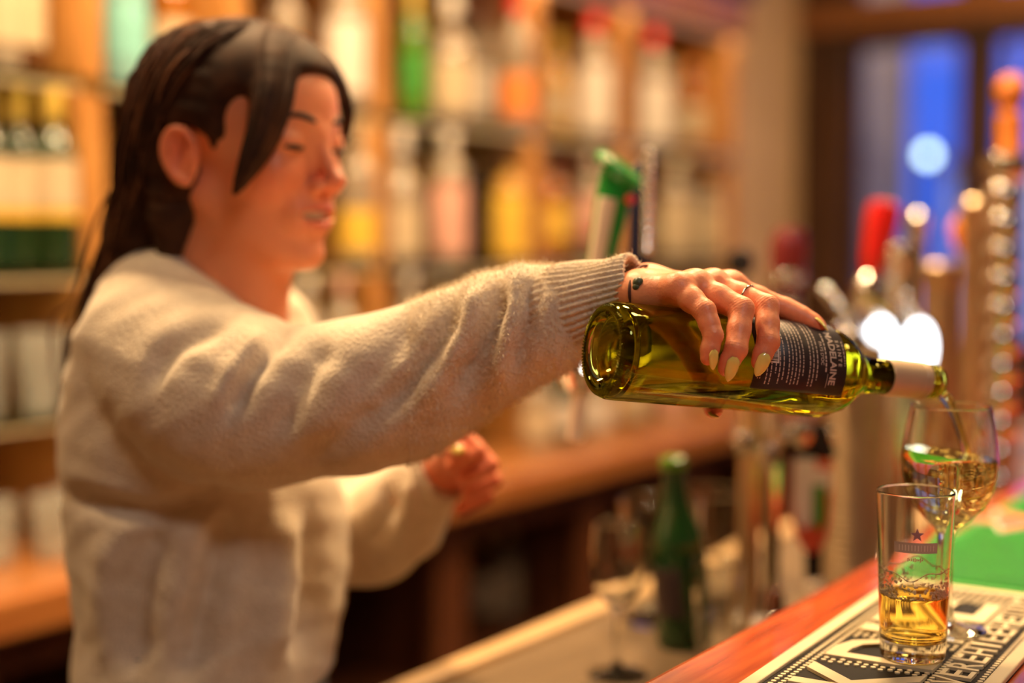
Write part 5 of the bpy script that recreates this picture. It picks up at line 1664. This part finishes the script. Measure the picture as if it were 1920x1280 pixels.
# ---- hair
hr = Field((-.30, -.135, -.29), (.125, .135, .14), 0.0031)
hr.ell((-.022, 0, .034), (.114, .087, .088), .01)
hr.ell((.022, 0, .040), (.070, .072, .068), .02)
hr.ell((-.052, 0, -.01), (.088, .080, .088), .02)
hr.ell((.125, 0, -.040), (.085, .30, .120), .006, sub=True)      # face opening
hr.ell((.045, -.10, -.060), (.072, .075, .075), .006, sub=True)     # right cheek and ear
hr.ell((.045, .10, -.060), (.072, .075, .075), .006, sub=True)
hr.ell((-.010, -.10, -.016), (.026, .05, .034), .006, sub=True)
hr.ell((.050, -.090, .004), (.028, .045, .046), .008, sub=True)
hr.ell((.050, .090, .004), (.028, .045, .046), .008, sub=True)
hr.ell((-.010, .10, -.016), (.026, .05, .034), .006, sub=True)
hr.chain([(-.078, 0, -.02), (-.112, -.012, -.085), (-.150, -.018, -.140), (-.176, -.022, -.19), (-.196, -.025, -.245)], [.068, .050, .033, .021, .008], .02)
hr.chain([(-.048, -.058, -.02), (-.050, -.056, -.07), (-.055, -.048, -.125)], [.022, .020, .014], .012)
hr.chain([(-.048, .058, -.02), (-.050, .056, -.07), (-.055, .048, -.125)], [.022, .020, .014], .012)
LOCK = [P(535, 92, 1.365), P(518, 125, 1.332), P(510, 185, 1.308), P(496, 245, 1.297), P(468, 308, 1.290), P(440, 362, 1.290)]
LR = [.016, .0185, .0180, .0140, .0085, .0028]
lk = smooth_path(np.concatenate([C2H(LOCK), np.array(LR)[:, None]], 1), 14)
hr.chain(lk[:, :3], lk[:, 3], .008)
FARL = [P(545, 88, 1.385), P(600, 112, 1.405), P(634, 155, 1.42), P(652, 212, 1.43), P(648, 268, 1.435)]
fl_ = smooth_path(np.concatenate([C2H(FARL), np.array([.012, .009, .007, .006, .003])[:, None]], 1), 12)
hr.chain(fl_[:, :3], fl_[:, 3], .006)
V, Q = hr.mesh(1)
N = normals_of(V, Q)
ang = np.arctan2(V[:, 1], V[:, 2] + .02)
V = V + N * ((.0006 * np.sin(ang * 46 + V[:, 0] * 60) + .0006 * np.sin(ang * 23 + 1.7)) * (V[:, 0] < .02))[:, None]
ho_ = plink('hair', H2C(V), Q, M_HAIR)
ho_['label'] = 'long dark brown hair tucked behind the ear'
HV, HF = [], []
HV2, HF2 = [], []
def strand(pts, r0, end=False, n=16):
    p = smooth_path(pts, n)
    rad = r0 * np.clip(np.sin(np.linspace(.25, math.pi, n)) ** .5 + .05, .12, 1)
    tv_, tf_ = (HV2, HF2) if end else (HV, HF)
    v, f = tube_vf(p, rad, 5, off=len(tv_)); tv_.extend(v); tf_.extend(f)
for k in range(520):
    s = -1 if k % 5 else 1
    x0 = rng.uniform(-.085, .055)
    j = lambda a=.004: rng.normal(0, a, 3)
    def cap(dirv, ex=.0022):
        d = np.array(dirv, float); d /= np.linalg.norm(d)
        r = 1 / np.sqrt(((d / np.array([.114, .087, .088])) ** 2).sum())
        return np.array([-.022, 0, .034]) + d * (r + ex)
    q0 = cap((x0 + .016, s * .006, .088)); q1 = cap((x0 * .8 + .0, s * .055, .062)) + j(.002); q2 = cap((x0 * .55 - .022, s * .085, .018)) + j(.003)
    q3 = np.array([-.078 + x0 * .25, s * .076, -.022]) + j(.004); q4 = np.array([-.105 + x0 * .25, s * .060, -.080]) + j(.005)
    pts = [q0, q1, q2, q3, q4]
    if rng.random() < .6:
        pts += [np.array([-.148, -.01 + s * rng.uniform(.005, .045), -.128]) + j(.006), np.array([-.178, -.015 + s * rng.uniform(0, .04), -.185]) + j(.007), np.array([-.200 + rng.normal(0, .008), -.02 + s * rng.uniform(0, .03), -.245 + rng.normal(0, .02)])]
    strand(pts, rng.uniform(.0007, .0015), k % 6 == 0)  # some strands lighter: sheen streaks put into the hair colour
for k in range(60):          # lighter loose ends over her back
    s = rng.uniform(-1, 1)
    a = np.array([-.125 + rng.normal(0, .01), -.015 + s * .045, -.07 + rng.normal(0, .02)])
    pts = [a, a + [-.022, 0, -.04], a + np.array([-.048, 0, -.095]) + rng.normal(0, .005, 3), a + np.array([-.066, 0, -.145]) + rng.normal(0, .007, 3), a + np.array([-.078, 0, -.195]) + rng.normal(0, .010, 3)]
    strand(pts, rng.uniform(.0010, .0020), True)
for k in range(7):           # a few flyaway curls
    a = np.array([-.115, -.02 + .01 * k, -.08])
    strand([a, a + [-.035, -.01, -.03 - .005 * k], a + [-.06, -.01, -.06], a + [-.052, -.01, -.085]], .0007, True)
for k in range(60):          # strands of the front lock
    o1 = rng.normal(0, .006, 3)
    strand([C2H(p) + o1 * w for p, w in zip(LOCK, (1.6, 1.6, 1.4, 1.2, .8, .2))], rng.uniform(.0008, .0015))
for k in range(10):
    o1 = rng.normal(0, .003, 3)
    strand([C2H(p) + o1 * w for p, w in zip(FARL, (1.6, 1.2, 1.0, .8, .2))], rng.uniform(.0010, .0018))
o = plink('hair_strands', H2C(np.array(HV)), HF, M_HAIR); o['kind'] = 'stuff'
o = plink('hair_ends_sheen_streaks', H2C(np.array(HV2)), HF2, M_HAIR2); o['kind'] = 'stuff'; o['label'] = 'lighter brown hair ends and painted sheen streaks'

# ---- jeans and shoes (mostly below the picture)
jn = Field((-.60, 1.18, -1.42), (-.05, 1.70, -.33), 0.010)
hx, hy = P(390, 1280, 1.43)[:2]
jn.loft([(-.62, hx, hy, .125, .165, 0), (-.50, hx, hy, .122, .165, 0), (-.42, hx, hy, .118, .150, 0), (-.37, hx, hy, .112, .145, 0)], .03)
for s in (-1, 1):
    jn.chain([(hx, hy + s * .085, -.60), (hx + .02, hy + s * .095, -.95), (hx - .01, hy + s * .10, -1.36)], [.088, .060, .045], .03)
V, Q = jn.mesh(2)
plink('jeans', V, Q, pm('grey_denim', (0.22, 0.22, 0.22), (0.15, 0.16, 0.17), 160, 0.9, bump=0.3))
for s in (-1, 1):
    shf = Field((hx - .12, hy + s * .10 - .07, -1.435), (hx + .22, hy + s * .10 + .07, -1.30), 0.006)
    shf.cone((hx - .03, hy + s * .10, -1.375), (hx + .13, hy + s * .10, -1.395), .045, .036, .02)
    shf.ell((hx + .05, hy + s * .10, -1.42), (.13, .045, .012), .01)
    V, Q = shf.mesh(1)
    V[:, 2] = np.maximum(V[:, 2], -1.43)
    plink('shoe', V, Q, pm('black_leather', (0.02, 0.018, 0.018), None, 30, 0.4))
